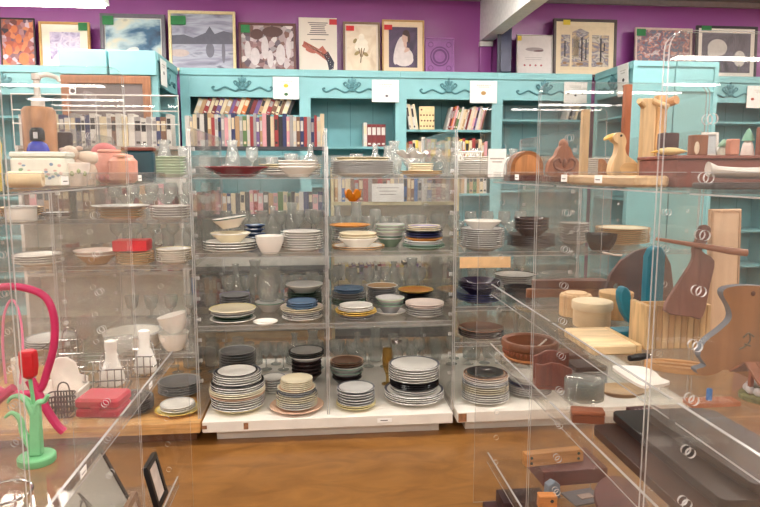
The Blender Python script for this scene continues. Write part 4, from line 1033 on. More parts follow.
w, h = b_-a, hy(40, 152, Y).z-LT
part('box_body', G().rbox(0, w, 0, .06, 0, h-.014, .008), plain((222, 220, 206), .4), t)
part('lid', G().rbox(-.001, w+.001, -.001, .061, h-.0135, h, .008), plain((214, 216, 204), .4), t)
g = G()
for k in range(26):
    c = (random.uniform(.01, w-.01), -.0002, random.uniform(.012, h-.026)); g.lathe([(0, 0), (.0025, 0), (.0045, .0004), (0, .0008)], 7, k % 3, TR(*c) @ RX(PI/2), 1, random.uniform(.5, 1))
part('flower_print', g, [plain((130, 150, 170), .6), plain((140, 166, 136), .6), plain((206, 170, 160), .6)], t)
Y = 1.44
t = thing('rolled_cloth', 'cream roll lying against the shelf lip in front of the floral tin', 'cloth roll', (lx(24, Y), Y, LT+.019), (0, 0, .12))
part('roll', G().lathe([(0, -.035), (.016, -.035), (.0175, -.03), (.0175, .03), (.016, .035), (.006, .035), (.004, .031), (0, .031)], 22, 0, RY(PI/2)), plain((228, 204, 164), .8), t)
Y = 1.92
t = thing('tumbler', 'charcoal tumbler right of the pump bottle', 'cup', (lx(65, Y), Y, LT+.001))
part('cup', G().lathe([(0, 0), (.019, 0), (.020, .003), (.025, .145), (.022, .147), (.018, .01), (0, .008)], 26), plain((74, 64, 66), .35), t)
# lamb figure
Y = 1.80
t = thing('lamb_figurine', 'cream china animal figure with a dark mouth beside the charcoal tumbler', 'figurine', (lx(84, Y), Y-.02, LT+.001))
g = G().ball((0, 0, .036), .040, .028, .034).ball((-.020, -.022, .082), .022, .02, .021).ball((.018, 0, .07), .026, .022, .02)
for dx in (-.02, .02):
    g.lathe([(0, 0), (.011, 0), (.010, .03), (0, .03)], 12, 0, TR(dx, -.012, 0)); g.lathe([(0, 0), (.011, 0), (.010, .03), (0, .03)], 12, 0, TR(dx, .012, 0))
part('body', g, plain((230, 208, 188), .5, bump=.1, scale=60), t)
part('mouth', G().ball((-.020, -.0415, .079), .008, .003, .006), BLACK, t)
part('ear', G().ball((-.040, -.016, .092), .010, .004, .006), plain((226, 196, 180), .5), t); part('ear', G().ball((.002, -.016, .096), .010, .004, .006), plain((226, 196, 180), .5), t)
Y = 1.62
t = thing('cup', 'white cup with a green flower print in front of the china animal', 'cup', (lx(84, Y)-.012, Y-.02, LT+.001))
part('bowl', G().lathe([(0, 0), (.020, 0), (.023, .004), (.032, .055), (.030, .056), (.020, .008), (0, .008)], 28), plain((236, 226, 216), .3), t)
g = G()
for k in range(5): g.ball((.029*math.sin(k*.5-1), -.029*math.cos(k*.5-1), .03+.006*(k % 2)), .005, .002, .006)
part('flower_print', g, plain((150, 160, 120), .5), t)
# salmon pots
SAL = plain((218, 150, 132), .5); SAL2 = plain((224, 162, 142), .5); ROSE = plain((196, 108, 108), .6)
Y = 1.92
Y = 2.09
t = thing('salmon_pot', 'salmon pink pot with two small feet, left of the paler salmon pot', 'pot', (lx(110, Y), Y, LT+.001))
part('body', G().lathe([(0, 0), (.030, 0), (.044, .012), (.048, .05), (.040, .085), (.030, .095), (.028, .094), (.030, .085), (0, .08)], 28), SAL, t)
part('foot', G().ball((-.012, -.047, .016), .010), ROSE, t); part('foot', G().ball((.012, -.047, .016), .010), ROSE, t)
part('rim_roll', G().tube([(.030*math.cos(a), .030*math.sin(a), .098) for a in [2*PI*k/24 for k in range(24)]], .006, 8, loop=True), SAL2, t)
Y = 1.98
t = thing('yarn_roll', 'rose pink rolled ring with a cream cord above the salmon pots', 'roll', (lx(104, 2.24), 2.25, LT+.0855), (0, .2, 0))
part('roll', G().tube([(.026*math.cos(a), 0, .026*math.sin(a)) for a in [2*PI*k/28 for k in range(28)]], .022, 12, loop=True), ROSE, t)
part('cord', G().tube(spline([(-.085, -.031, -.005), (-.04, -.029, .006), (.0, -.028, .004), (.025, -.030, -.015), (.045, -.036, -.040)], 5), .0035, 8), plain((236, 220, 200), .7), t)
o = solo('tall_block', G().rbox(-.03, .03, -.03, .03, 0, .034, .006), plain((150, 150, 104), .6), 'olive block under the rose pink roll', 'block', (lx(104, 2.24), 2.25, LT+.001))
Y = 1.80
t = thing('salmon_pot', 'paler salmon pot with a rounded square body near the shelf lip', 'pot', (min(lx(135, 2.0), -.580), 2.0, LT+.001))
part('body', G().rbox(-.038, .038, -.034, .034, 0, .078, .022, n=5), SAL2, t)
part('lid', G().lathe([(0, .079), (.03, .079), (.028, .084), (.008, .088), (0, .089)], 24), SAL, t)
Y = 2.20
t = thing('storage_box', 'dark teal box with a brown lid edge behind the salmon pots', 'box', (lx(143, Y)-.022, Y+.04, LT+.001), (0, 0, .08))
hh = hy(143, 147, Y).z-LT
part('box_body', G().rbox(-.045, .045, 0, .06, 0, hh-.012, .012, n=4), plain((38, 74, 84), .35), t)
part('lid', G().rbox(-.058, .047, -.004, .064, hh-.0115, hh, .004), plain((122, 66, 52), .45), t)
stack(170, S1[0], 3.06, [(7, 30, 'plate', 'pale green', 'pale green', .0125)], 'pale green stack, top shelf over wooden deck')
stack(120, S1[0], 3.12, [(6, 34, 'plate', W, 'slate', .0125)], 'white stack left of the pale green stack')
t = thing('storage_bag', 'yellow paper bag at the far left end of the top shelf', 'bag', (-.60, 1.16, LT+.001))
g = G().rings([[(-.045, -.03, 0), (.045, -.03, 0), (.045, .03, 0), (-.045, .03, 0)], [(-.048, -.034, .08), (.046, -.03, .08), (.048, .034, .08), (-.046, .032, .08)], [(-.04, -.012, .17), (.042, -.01, .18), (.042, .012, .18), (-.04, .012, .17)]], cap=True)
part('bag', g, plain((226, 200, 70), .6), t, smooth=20)

# ---------- left lower shelf
g0 = LB+.001
b = P3(46, 462, LB)
GRN = plain((112, 178, 126), .5); GRN2 = plain((122, 184, 136), .5)
t = thing('flower_stand', 'mint green flower-shaped stand with leaves and a red tulip head', 'stand', (b.x-.02, b.y, g0))
kz = b.y/632
part('base', G().lathe([(0, 0), (.040, 0), (.042, .003), (.042, .016), (.039, .019), (0, .019)], 36), GRN, t)
part('stem', G().rings([[(x*(1-.25*u)+.006*u, y*(1-.25*u), .019+.125*u) for x, y in ((-.014, -.011), (.014, -.011), (.014, .011), (-.014, .011))] for u in (0, .3, .6, 1)], cap=True), GRN2, t, bevel=.003)
for k, pts in enumerate([[(.004, 0, .12), (.012, 0, .145), (.026, 0, .150), (.034, 0, .162), (.038, 0, .160)], [(.0, 0, .12), (-.012, 0, .150), (-.030, 0, .164), (-.048, 0, .160), (-.056, 0, .148)]]):
    part('leaf', G().tube(spline(pts, 5), [.010-.0075*i/(len(pts)*5-5) for i in range(len(pts)*5-4)], 8, 0, Matrix.Diagonal((1, 1.2, 1, 1))), GRN2, t)
part('leaf', G().tube(spline([(-.008, .004, .03), (-.028, .006, .07), (-.034, .006, .105), (-.05, .004, .122), (-.066, .002, .112)], 5), [.011-.0004*i for i in range(21)], 8), plain((120, 192, 138), .5), t)
part('handle', G().tube([(.002, 0, .14), (-.002, 0, .20), (-.003, 0, .215)], .0045, 10), GRN, t)
hd = G().rings([[(-.003+.021*s_*math.cos(a+.3), .021*s_*math.sin(a+.3), z) for a in [2*PI*k/6 for k in range(6)]] for s_, z in ((.35, .205), (.85, .213), (1.0, .235), (1.0, .262), (.92, .272), (.8, .273))], cap=True)
part('tulip_head', hd, plain((186, 24, 34), .4), t, smooth=0, bevel=.004)
# pink hoop stand
b = P3(60, 430, LB)
PK = plain((186, 40, 90), .4)
Yh = b.y-.045
def hp_(px, py): q = hy(px, py, Yh); return (q.x, 0, q.z-LB)
t = thing('hoop_stand', 'hot pink hoop on two splayed legs behind the mint green stand', 'stand', (0, Yh, g0))
zmin = .007
hoop = [hp_(*p) for p in ((37, 392), (47, 372), (54, 345), (54, 318), (46, 298), (28, 289), (8, 287), (-12, 292), (-24, 312), (-26, 342), (-16, 372), (2, 392))]
part('hoop', G().tube(spline(hoop, 4, True), .0095, 12, loop=True), PK, t)
part('leg', G().tube(spline([hp_(30, 380), hp_(42, 402), hp_(56, 424), (hp_(64, 431)[0], 0, .012)], 5), [.013]*6+[.011]*10, 10), PK, t)
part('leg', G().tube(spline([hp_(14, 388), hp_(-4, 402), hp_(-22, 424), (hp_(-34, 431)[0], 0, .012)], 5), .012, 10), PK, t)
part('inner_loop', G().tube(spline([hp_(*p) for p in ((20, 384), (23, 350), (20, 316), (12, 300), (4, 316), (3, 350), (6, 384))], 4), .003, 8), plain((222, 130, 160), .4), t)
# white scoop dish
b = P3(72, 402, LB)
t = thing('scoop_dish', 'white dish with a tall rounded back beside the red tulip head', 'dish', (b.x-.03, b.y+.02, g0))
g = G().prism([(-.05, 0), (.05, 0), (.055, .055), (.03, .062), (.02, .10), (-.005, .118), (-.035, .116), (-.055, .095), (-.058, .05)], .008, 0, TR(0, .05, 0))
part('back_plate', g, plain((238, 228, 220), .35), t, bevel=.003)
g = G().prism([(-.05, 0), (.055, 0), (.062, .04), (.055, .04), (.049, .006), (-.046, .006), (-.052, .05), (-.058, .05)], .095, 0, TR(0, -.046, 0)).box(-.05, .058, -.05, -.045, 0, .04)
part('tray', g, plain((238, 228, 220), .35), t, bevel=.002)
# red case
b = P3(98, 420, LB)
t = thing('hard_case', 'raspberry red rounded plastic case lying on the left shelf', 'case', (b.x, b.y+.055, g0), (0, 0, -.12))
part('case_base', G().rbox(-.062, .062, -.05, .05, 0, .026, .014, n=5), plain((182, 22, 56), .3), t)
part('case_lid', G().rbox(-.063, .063, -.051, .051, .0265, .056, .016, n=5), plain((188, 26, 60), .3), t)
part('clasp', G().rbox(-.012, .012, -.0555, -.0515, .018, .036, .002), plain((190, 30, 66), .35), t)
# wire caddies
def wire_caddy(label, px, py, w, d, h, rows, cols, mat, rot=0, tilt=0, cat='rack', r=.0022):
    b = P3(px, py, LB)
    t = thing('wire_caddy', label, cat, (b.x, b.y, g0+.003), (0, 0, rot), 'wire caddies on the left shelf')
    g = G()
    for z in [h*k/(rows-1) for k in range(rows)]:
        g.tube([(x, y, z) for x, y in rrect(-w/2, w/2, -d/2, d/2, .012, 3)], r, 6, loop=True)
    part('hoops', g, mat, t)
    g = G()
    for k in range(cols):
        x = -w/2+.012+(w-.024)*k/(cols-1)
        g.tube([(x, -d/2, h), (x, -d/2, 0), (x, d/2, 0), (x, d/2, h)], r, 6)
    part('uprights', g, mat, t)
    part('carry_loop', G().tube(spline([(-w*.25, d/2, 0), (-w*.22, d/2, h*1.1), (-w*.1, d/2, h*1.4), (w*.1, d/2, h*1.4), (w*.22, d/2, h*1.1), (w*.25, d/2, 0)], 5), r, 6), mat, t)
    return t
DKW = plain((96, 90, 88), .3, metal=.6)
wire_caddy('silver wire caddy around the left white bottle', 108, 388, .13, .10, .07, 3, 6, CHROME, .1)
wire_caddy('silver wire caddy around the right white bottle', 143, 374, .11, .09, .07, 3, 5, CHROME, -.1)
wire_caddy('tall silver wire caddy left of the white bottles', 66, 374, .11, .12, .10, 3, 5, CHROME, .05)
wire_caddy('dark wire basket between white dish and raspberry red case', 62, 416, .07, .05, .06, 5, 7, DKW, .05)
for px, py, lab in ((113, 387, 'white teardrop bottle in the silver caddy, nearer the red case'), (146, 374, 'white teardrop bottle in the silver caddy, nearer the shelf edge')):
    b = P3(px, py, LB)
    t = thing('cruet_bottle', lab, 'bottle', (b.x, b.y, g0+.0065), (0, 0, 0), 'white teardrop bottles on the left shelf'); t.scale = (1, 1, .86)
    part('body', G().lathe([(0, 0), (.030, 0), (.036, .006), (.038, .03), (.030, .065), (.019, .10), (.0165, .135), (0, .135)], 30), ceram(W), t)
    part('stopper', G().lathe([(0, .1355), (.0185, .1355), (.0195, .150), (.018, .168), (.010, .172), (0, .172)], 26), ceram(W), t)
b = P3(92, 372, LB)
t = thing('glass_mug', 'clear glass mug lying behind the silver caddies on the left shelf', 'mug', (b.x-.01, b.y+.16, g0+.0405), (0, PI/2, .3))
part('cup', G().lathe([(0, 0), (.036, 0), (.038, .004), (.040, .10), (.037, .10), (.034, .008), (0, .008)], 26), GLASS, t)
part('handle', G().tube(spline([(0, .038, .085), (0, .07, .08), (0, .072, .04), (0, .038, .02)], 5), .005, 8), GLASS, t)
b = P3(6, 492, LB)
solo('wire_ring', G().tube([(.055*math.cos(a), .055*math.sin(a), 0) for a in [2*PI*k/40 for k in range(40)]], .003, 8, loop=True), CHROME, 'chrome wire ring lying on the left shelf nearest the camera', 'ring', (b.x, b.y-.01, g0+.003))
b = P3(3, 408, LB)
t = thing('salt_shaker', 'white plastic tumbler at the left edge behind the pink hoop', 'cup', (b.x-.01, b.y+.17, g0))
part('cup', G().lathe([(0, 0), (.03, 0), (.036, .1), (.034, .1), (.028, .006), (0, .006)], 26), ceram(W), t)

# ---------- picture frames filed below the left shelf
def leaning_frame(label, w, h, loc, rot, fr, inner, fw=.016, mark=None, matc=None):
    t = thing('picture_frame', label, 'picture frame', loc, rot, 'picture frames below the left shelf')
    part('frame', G().prism([(0, 0), (w, 0), (w, h), (0, h)], .018, 0, holes=[[(fw, fw), (fw, h-fw), (w-fw, h-fw), (w-fw, fw)]]), fr, t, smooth=0, bevel=.002)
    part('picture_sheet', G().box(fw-.003, w-fw+.003, .006, .012, fw-.003, h-fw+.003), inner, t, smooth=0)
    if mark: part('drawing', mark, plain((120, 118, 112), .7), t)
    return t
mk = G()
for k in range(4): mk.tube(spline([(.11+.012*k, .0045, .17+.02*k), (.13+.01*k, .0045, .20), (.155, .0045, .19+.012*k), (.15+.01*k, .0045, .165)], 4), .0015, 6)
leaning_frame('black framed pale drawing leaning below the red case, at floor level', .40, .27, (-.625, 1.72, LD+.008), (-.42, 0, PI/2), BLACK, plain((196, 194, 184), .3, var=.05, scale=4), mark=mk)
leaning_frame('narrow black frame standing edge-on below the left shelf', .13, .165, (-.552, 2.12, LD+.006), (-.22, 0, PI/2), BLACK, plain((220, 206, 196), .4, var=.15, scale=14), fw=.02)
leaning_frame('small wooden frame standing between the two black frames', .12, .12, (-.575, 1.93, LD+.006), (-.25, 0, PI/2), wood((150, 112, 84), .45), plain((206, 188, 176), .4, var=.2, scale=14), fw=.02)

# ---------- right top shelf
def rxp(px, Y): return xat(px, Y, RT+.05)
r0 = RT+.001
Y = 2.19
t = thing('mantel_clock', 'arched wooden clock on a dark base, wrapped in clear film', 'clock', (max(.728, rxp(525, Y)), Y, r0))
hw = .058; hh = hy(525, 151, Y).z-RT-.022
arch = [(-hw, 0), (hw, 0)]+[(hw*math.cos(a), hh-.055+.055*math.sin(a)) for a in [PI*k/18 for k in range(19)]]
part('base', G().rbox(-.066, .066, -.034, .034, 0, .021, .003), wood((98, 44, 34), .4, 0), t)
part('case', G().prism(arch, .05, 0, TR(0, -.025, .0215)), wood((160, 104, 58), .4, 0), t, bevel=.003)
sc_ = .76
part('face', G().prism([(x*sc_, .006+z*sc_) for x, z in arch], .003, 0, TR(0, -.0285, .0215)), wood((198, 138, 88), .45, 2), t)
g = G(); n = 20; rs = []
for k in range(9):
    y = -.044+.088*k/8; s_ = 1.0-.05*abs(k-4)/4
    rs.append([(-.072*s_, y, .001)]+[(.070*s_*math.cos(PI-a)+random.uniform(-.003, .003), y+random.uniform(-.002, .002), .03+(hh-.008)*s_*math.sin(a)+random.uniform(-.003, .003)) for a in [PI*i/n for i in range(1, n)]]+[(.072*s_, y, .001)])
g.rings(rs, 0, None, closed=False)
part('film_wrap', g, WRAP, t, smooth=80)
Y = 2.06
t = thing('carved_plaque', 'carved reddish wooden ornament with a knob top, right of the clock', 'ornament', (rxp(558, Y)+.012, Y-.01, r0))
hh = hy(558, 141, Y).z-RT
out = sp2([(-.045, .018), (.045, .018), (.054, .045), (.046, .07), (.03, .085), (.022, .105), (.012, hh-.018), (.0, hh-.014), (-.012, hh-.018), (-.022, .105), (-.03, .085), (-.046, .07), (-.054, .045)])
part('base', G().rbox(-.06, .06, -.03, .03, 0, .018, .003), wood((104, 52, 36), .4, 0), t)
part('carved_panel', G().prism(out, .03, 0, TR(0, -.015, .0)), wood((154, 98, 70), .4, 2), t, bevel=.004)
part('knob', G().ball((0, 0, hh-.012), .016, .014, .018), wood((158, 100, 70), .4, 2), t)
g = G()
for s in (-1, 1):
    g.tube(spline([(s*.004, -.0165, .035), (s*.03, -.0165, .045), (s*.036, -.0165, .066), (s*.02, -.0165, .076), (s*.012, -.0165, .062)], 4), .004, 8)
g.ball((0, -.0165, .06), .008, .005, .016)
part('carving', g, wood((120, 72, 50), .4, 2), t)
# post and crown
Y = 1.60
t = thing('wooden_post', 'slim light wooden post standing left of the duck', 'post', (rxp(584.5, Y)+.05, Y+.03, r0))
hp2 = hy(584, 110, Y).z-RT
X_ = hy(584.5, 140, 1.86).x
t.location = (X_, 1.86, r0); hp2 = hy(584.5, 110, 1.86).z-RT
part('shaft', G().rbox(-.0105, .0105, -.0105, .0105, .008, hp2, .002), LIGHTW, t); part('foot', G().rbox(-.026, .026, -.026, .026, 0, .0078, .002), LIGHTW, t)
X_ = hy(602, 165, 1.86).x
t = thing('wooden_cradle', 'small brown wooden rest with two raised ends beside the duck', 'ornament', (X_, 1.80, r0))
hc = hy(602, 157, 1.83).z-RT
part('cradle', G().prism([(-.034, 0), (.034, 0), (.032, hc), (.024, hc-.006), (.014, hc-.030), (0, hc-.036), (-.014, hc-.030), (-.024, hc-.012), (-.034, hc-.006)], .03, 0, TR(0, -.015, 0)), wood((166, 108, 66), .45, 0), t, bevel=.002)
# long slab
t = thing('bread_board', 'long pale wooden board lying along the top shelf lip', 'board', (.664, 1.27, r0))
part('board', G().rbox(0, .078, 0, .36, 0, .024, .010, n=4), wood((206, 174, 134), .45, 1), t)
part('end_cap', G().rbox(.002, .076, .3605, .372, .001, .023, .004), wood((190, 146, 100), .45, 0), t)
# duck
Y = 1.55
xd = xat(625, Y, 1.31)
t = thing('wooden_duck', 'pale wooden duck with an upright neck and yellow bill', 'duck', (xd, Y, r0+.003))
hd_ = hy(620, 133, Y).z-RT
k = hd_/.15
body = sp2([(-.020, .0), (.030, .0), (.044, .03), (.046, .055), (.034, .05), (.018, .066), (.0, .082), (-.006, .10), (-.004, .122), (-.012, .142), (-.026, .146), (-.036, .136), (-.034, .122), (-.024, .112), (-.026, .085), (-.036, .06), (-.038, .03)])
M = TR(0, -.013, 0) @ Matrix.Diagonal((k*1.22, 1, k, 1))
part('body', G().prism(body, .026, 0, M), wood((208, 178, 136), .5, 2), t, bevel=.005)
part('wing', G().prism(sp2([(-.018, .03), (.01, .018), (.036, .034), (.04, .046), (.014, .052), (-.010, .05)]), .004, 0, TR(0, -.0165, 0)), wood((214, 176, 126), .5, 0), t, bevel=.001)
part('bill', G().tube([(-.038*k, 0, .136*k), (-.055*k, 0, .132*k), (-.066*k, 0, .126*k)], [.008, .006, .003], 10), plain((212, 172, 96), .5), t)
part('eye', G().ball((-.022*k, -.0136, .137*k), .003), BLACK, t)
part('tail', G().rbox(.046*k, .070*k, -.011, .011, 0, .036, .004), wood((206, 164, 112), .5, 0), t)
# dark post, peg rack
Y = 1.60
t = thing('dark_post', 'reddish brown upright stick behind the wooden duck', 'post', (xat(629, Y, 1.36), Y+.02, r0))
h1 = hy(629, 84, Y).z-RT
part('shaft', G().rbox(-.009, .009, -.009, .009, .008, h1, .002), wood((168, 100, 66), .45, 2), t)
part('foot', G().rbox(-.022, .022, -.022, .022, 0, .0078, .002), wood((150, 86, 56), .45, 0), t)
Y = 1.50
t = thing('peg_rack', 'light wooden rack of two uprights with round pegs behind the duck', 'rack', (0, Y, r0))
xa, xb = xat(647, Y, 1.33), xat(663, Y, 1.33)
ha, hb = hy(645, 99, Y).z-RT, hy(662, 95, Y).z-RT
part('upright', G().rbox(xa-.018, xa+.014, -.010, .010, 0, ha, .003), LIGHTW, t, (0, 0, 0))
part('upright', G().rbox(xb-.014, xb+.014, .012, .032, 0, hb, .003), wood((212, 168, 114), .45, 2), t)
xq = xat(632, Y, 1.40)
part('peg', G().tube([(xa-.012, 0, ha-.02), (xq+.006, -.02, ha-.008)], [.008, .007], 10), LIGHTWX, t); part('peg', G().tube([(xa+.004, -.008, ha-.006), (xb-.002, -.018, ha-.022)], .0075, 10), LIGHTWX, t)
part('peg', G().tube([(xb+.004, .012, hb-.022), (xb+.016, -.02, hb-.014)], [.010, .011], 10), wood((206, 150, 92), .45, 0), t)
# reddish tray and the things on it
Y = 1.28
x0 = xat(647, Y, 1.27)
t = thing('wooden_tray', 'reddish brown wooden box tray on the right top shelf', 'tray', (x0+.055, Y-.02, r0))
ht = hy(690, 156, Y).z-RT
part('tray_body', G().rbox(0, .27, 0, .16, 0, ht-.008, .003), wood((128, 74, 64), .45, 0), t)
part('tray_rim', G().rbox(-.004, .274, -.004, .164, ht-.0075, ht, .003), wood((138, 82, 70), .45, 0), t)
zt_ = RT+ht+.0015
def on_tray(px, dy): return xat(px, Y+dy, zt_+.03)
def blk(label, px, py, w, d, dy, mat, name='wooden_block', cat='block'):
    h = hy(px, py, Y+dy).z-zt_
    t = thing(name, label, cat, (on_tray(px, dy), Y+dy, zt_))
    part('body', G().rbox(-w/2, w/2, -d/2, d/2, 0, h, .004), mat, t)
    return t, h
t, h = blk('dark square block standing behind the yellow bird on the tray', 668, 133, .038, .03, .10, wood((74, 50, 50), .4, 2), 'dark_block')
t = thing('wooden_bird', 'small pale yellow wooden bird lying at the left end of the tray', 'bird', (on_tray(672, .01), Y+.01, zt_))
part('body', G().lathe([(0, -.034), (.008, -.026), (.012, -.008), (.011, .01), (.005, .026), (0, .038)], 16, 0, TR(0, 0, .0085) @ RY(PI/2) @ Matrix.Diagonal((.7, 1, 1, 1))), wood((232, 204, 140), .5, 0), t)
part('bill', G().tube([(-.032, 0, .0085), (-.046, 0, .006)], [.003, .001], 8), plain((214, 170, 80), .5), t)
t, h = blk('brown wooden block with a pale leaf shape on the tray', 698, 135, .034, .026, .03, wood((140, 92, 66), .45, 2), 'brown_block')
part('leaf_inlay', G().ball((-.010, -.0135, .016), .006, .0015, .014), plain((224, 206, 180), .5), t)
t = thing('tiny_picture', 'small white frame with a pale panel on the tray', 'picture frame', (on_tray(712, .05), Y+.05, zt_), (-.1, 0, 0))
hf = hy(712, 132, Y+.05).z-zt_
part('frame', G().prism([(-.018, 0), (.018, 0), (.018, hf), (-.018, hf)], .008, 0, holes=[[(-.013, .005), (-.013, hf-.005), (.013, hf-.005), (.013, .005)]]), WHITE, t, smooth=0)
part('panel', G().box(-.014, .014, .003, .006, .004, hf-.004), plain((196, 200, 204), .4), t, smooth=0)
def fig(label, px, py, col, col2, dy, name='gnome_figure'):
    h = hy(px, py, Y+dy).z-zt_
    t = thing(name, label, 'figurine', (on_tray(px, dy), Y+dy, zt_))
    part('robe', G().lathe([(0, 0), (.013, 0), (.014, .004), (.010, h*.45), (.006, h*.55), (0, h*.55)], 20), plain(col2, .5), t)
    part('hat', G().lathe([(0, h*.55), (.0125, h*.54), (.010, h*.7), (.004, h*.92), (0, h)], 20), plain(col, .5), t)
fig('small figure with a green pointed top at middle of the tray', 724, 139, (140, 176, 148), (210, 206, 190), .02)
fig('taller figure with a green pointed top near the brown end block', 748, 128, (126, 182, 156), (226, 214, 206), .05)
blk('small salmon block between the two green-topped figures', 733, 139, .020, .022, -.005, plain((206, 142, 118), .5), 'salmon_block')
blk('tall brown block at the right end of the tray', 766, 127, .03, .03, .03, wood((150, 90, 74), .45, 2), 'brown_block')
# white boat dish in front
t = thing('boat_dish', 'long off-white dish with a pointed end in front of the reddish tray', 'dish', (xat(745, 1.13, 1.26), 1.135, r0+.0165))
rs = []
for i in range(11):
    u = i/10; wd = .030*math.sin(PI*min(1, .06+u*.92))**.6; x = -.072+.16*u
    rs.append([(x, wd*math.cos(a), .016+.014*(abs(u-.5)*1.2)**2+.014*math.sin(a)-(.006 if 0 < i < 10 and math.sin(a) > .2 else 0)) for a in [2*PI*k/16 for k in range(16)]])
part('dish', G().rings(rs, 0, None, True), plain((216, 208, 200), .35), t, smooth=60)
solo('dark_tray', G().rbox(-.09, .09, -.034, .034, 0, .012, .006), plain((66, 56, 56), .5), 'dark flat tray under the off-white boat dish', 'tray', (xat(748, 1.13, 1.25), 1.135, r0))

# ---------- right middle shelf (A)
a0 = RA+.001
b = P3(592, 330, RA)
t = thing('round_box', 'round bentwood box with a lid at the shelf edge', 'box', (xat(592, 1.735, .87), 1.735, a0))
R_ = .055; h_ = hy(592, 301, 1.735).z-RA
part('box_body', G().lathe([(0, 0), (R_-.003, 0), (R_-.002, .003), (R_-.002, h_-.024), (0, h_-.024)], 40), wood((228, 200, 160), .5, 0, 6, .12), t)
part('lid', G().lathe([(0, h_-.0235), (R_+.002, h_-.0235), (R_+.003, h_-.02), (R_+.003, h_-.003), (R_+.001, h_), (0, h_)], 40), wood((232, 212, 178), .5, 0, 6, .1), t)
b = P3(577, 322, RA)
t = thing('ribbed_canister', 'ribbed tan wooden canister behind the round bentwood box', 'canister', (xat(577, 1.86, .87), 1.87, a0))
g = G(); n = 24; hh = hy(577, 294, 1.87).z-RA
rs = [[((.047+(.0025 if k % 2 else -.001))*s_*math.cos(2*PI*k/(2*n)), (.047+(.0025 if k % 2 else -.001))*s_*math.sin(2*PI*k/(2*n)), z) for k in range(2*n)] for s_, z in ((1, 0), (1, hh-.006), (.93, hh))]
part('body', g.rings(rs, 0, None, True), wood((214, 178, 134), .5, 2), t, smooth=20)
part('lid_disc', G().lathe([(0, hh+.0005), (.036, hh+.0005), (.034, hh+.005), (0, hh+.006)], 28), wood((222, 188, 146), .5, 0), t)
b = P3(612, 330, RA)
t = thing('tall_canister', 'tall honey-coloured wooden canister behind the teal stand', 'canister', (xat(617, 1.82, .9), 1.825, a0))
hh = hy(612, 292, 1.82).z-RA
part('body', G().lathe([(0, 0), (.047, 0), (.049, .003), (.049, hh-.014), (0, hh-.014)], 36), wood((212, 172, 112), .5, 2), t)
part('lid', G().lathe([(0, hh-.0135), (.051, hh-.0135), (.051, hh-.002), (.048, hh), (0, hh)], 36), wood((206, 166, 112), .5, 0), t)
# teal stand
b = P3(633, 336, RA)
TL = plain((36, 116, 136), .4)
Yt = 1.60
xs = xat(653, Yt, 1.0)
t = thing('scroll_stand', 'teal painted wooden stand with a tall slab and a curled hook', 'stand', (xs, Yt, a0))
hs_ = hy(651, 246, Yt).z-RA
q = lambda px, py: (hy(px, py, Yt).x-xs, hy(px, py, Yt).z-RA)
zb0 = .02
part('slab', G().prism([(-.021, zb0), (.026, zb0), (.026, hs_-.02), (.018, hs_-.004), (.004, hs_), (-.012, hs_-.008), (-.021, hs_-.03)], .032, 0, TR(0, -.012, 0)), TL, t, bevel=.004)
hk = [(min(q(u, v)[0], -.0215), max(q(u, v)[1], .0205)) for u, v in ((645, 327), (636, 327), (627, 322), (621, 312), (618, 300), (618, 292), (621, 287), (626, 287), (629, 292), (630, 301), (634, 308), (640, 309), (644, 303))]
part('hook', G().prism(hk, .030, 0, TR(0, -.012, 0)), TL, t, bevel=.005)
part('base', G().rbox(-.100, .028, -.026, .034, 0, .0198, .004), TL, t)
# slab and white board
t = thing('cutting_board', 'thick pale rectangular cutting board beside the teal stand', 'board', (.665, 1.435, a0), (0, 0, 0))
part('board', G().rbox(0, .112, 0, .185, 0, .024, .006), wood((222, 194, 150), .5, 0), t); part('edge_strip', G().rbox(.1125, .126, 0, .185, 0, .024, .004), wood((206, 172, 124), .5, 1), t)
b = P3(616, 362, RA)
t = thing('white_board', 'thin white board with a cut-out end in front of the pale board', 'board', (.662, 1.335, a0), (0, 0, .0))
part('board', G().prism(sp2([(0, .01), (.0, .125), (.02, .135), (.05, .130), (.075, .115), (.07, .09), (.078, .05), (.07, .012), (.03, .0)], 4), .006, 0, TR(0, 0, .0062) @ RX(-PI/2) @ Matrix.Diagonal((1, 1, -1, 1))), plain((232, 226, 218), .5), t)
t = thing('knife_handle', 'black knife handle with a silver collar beside the oval tray', 'knife', (.755, 1.385, a0+.009), (0, 0, .3))
part('grip', G().lathe([(0, -.03), (.007, -.028), (.009, 0), (.007, .026), (0, .028)], 16, 0, RY(PI/2)), BLACK, t); part('collar', G().lathe([(0, -.0), (.0075, 0), (.0075, .006), (0, .006)], 16, 0, TR(.027, 0, 0) @ RY(PI/2)), CHROME, t)
# crate
Yc = 1.475
xa, xb = xat(650, Yc, .88), xat(706, Yc, .88)
t = thing('slatted_crate', 'light slatted wooden crate behind the oval tray', 'crate', (xa, Yc, a0))
w = xb-xa; hcr = hy(675, 306, Yc).z-RA
g = G(); n = 9
for k in range(n): g.rbox(w*k/n+.0008, w*(k+1)/n-.0008, 0, .008, 0, hcr, .002, k % 2)
part('front_slats', g, [wood((206, 172, 122), .5, 2), wood((180, 142, 94), .5, 2)], t)
part('side_panel', G().rbox(-.014, -.001, -.006, .08, 0, hcr+.002, .002), wood((204, 172, 126), .5, 2), t)
part('side_panel', G().rbox(w+.001, w+.012, 0, .08, 0, hcr, .002), wood((204, 172, 126), .5, 2), t)
part('back_board', G().rbox(0, w, .072, .08, 0, hcr-.004, .002), wood((210, 170, 116), .5, 2), t)
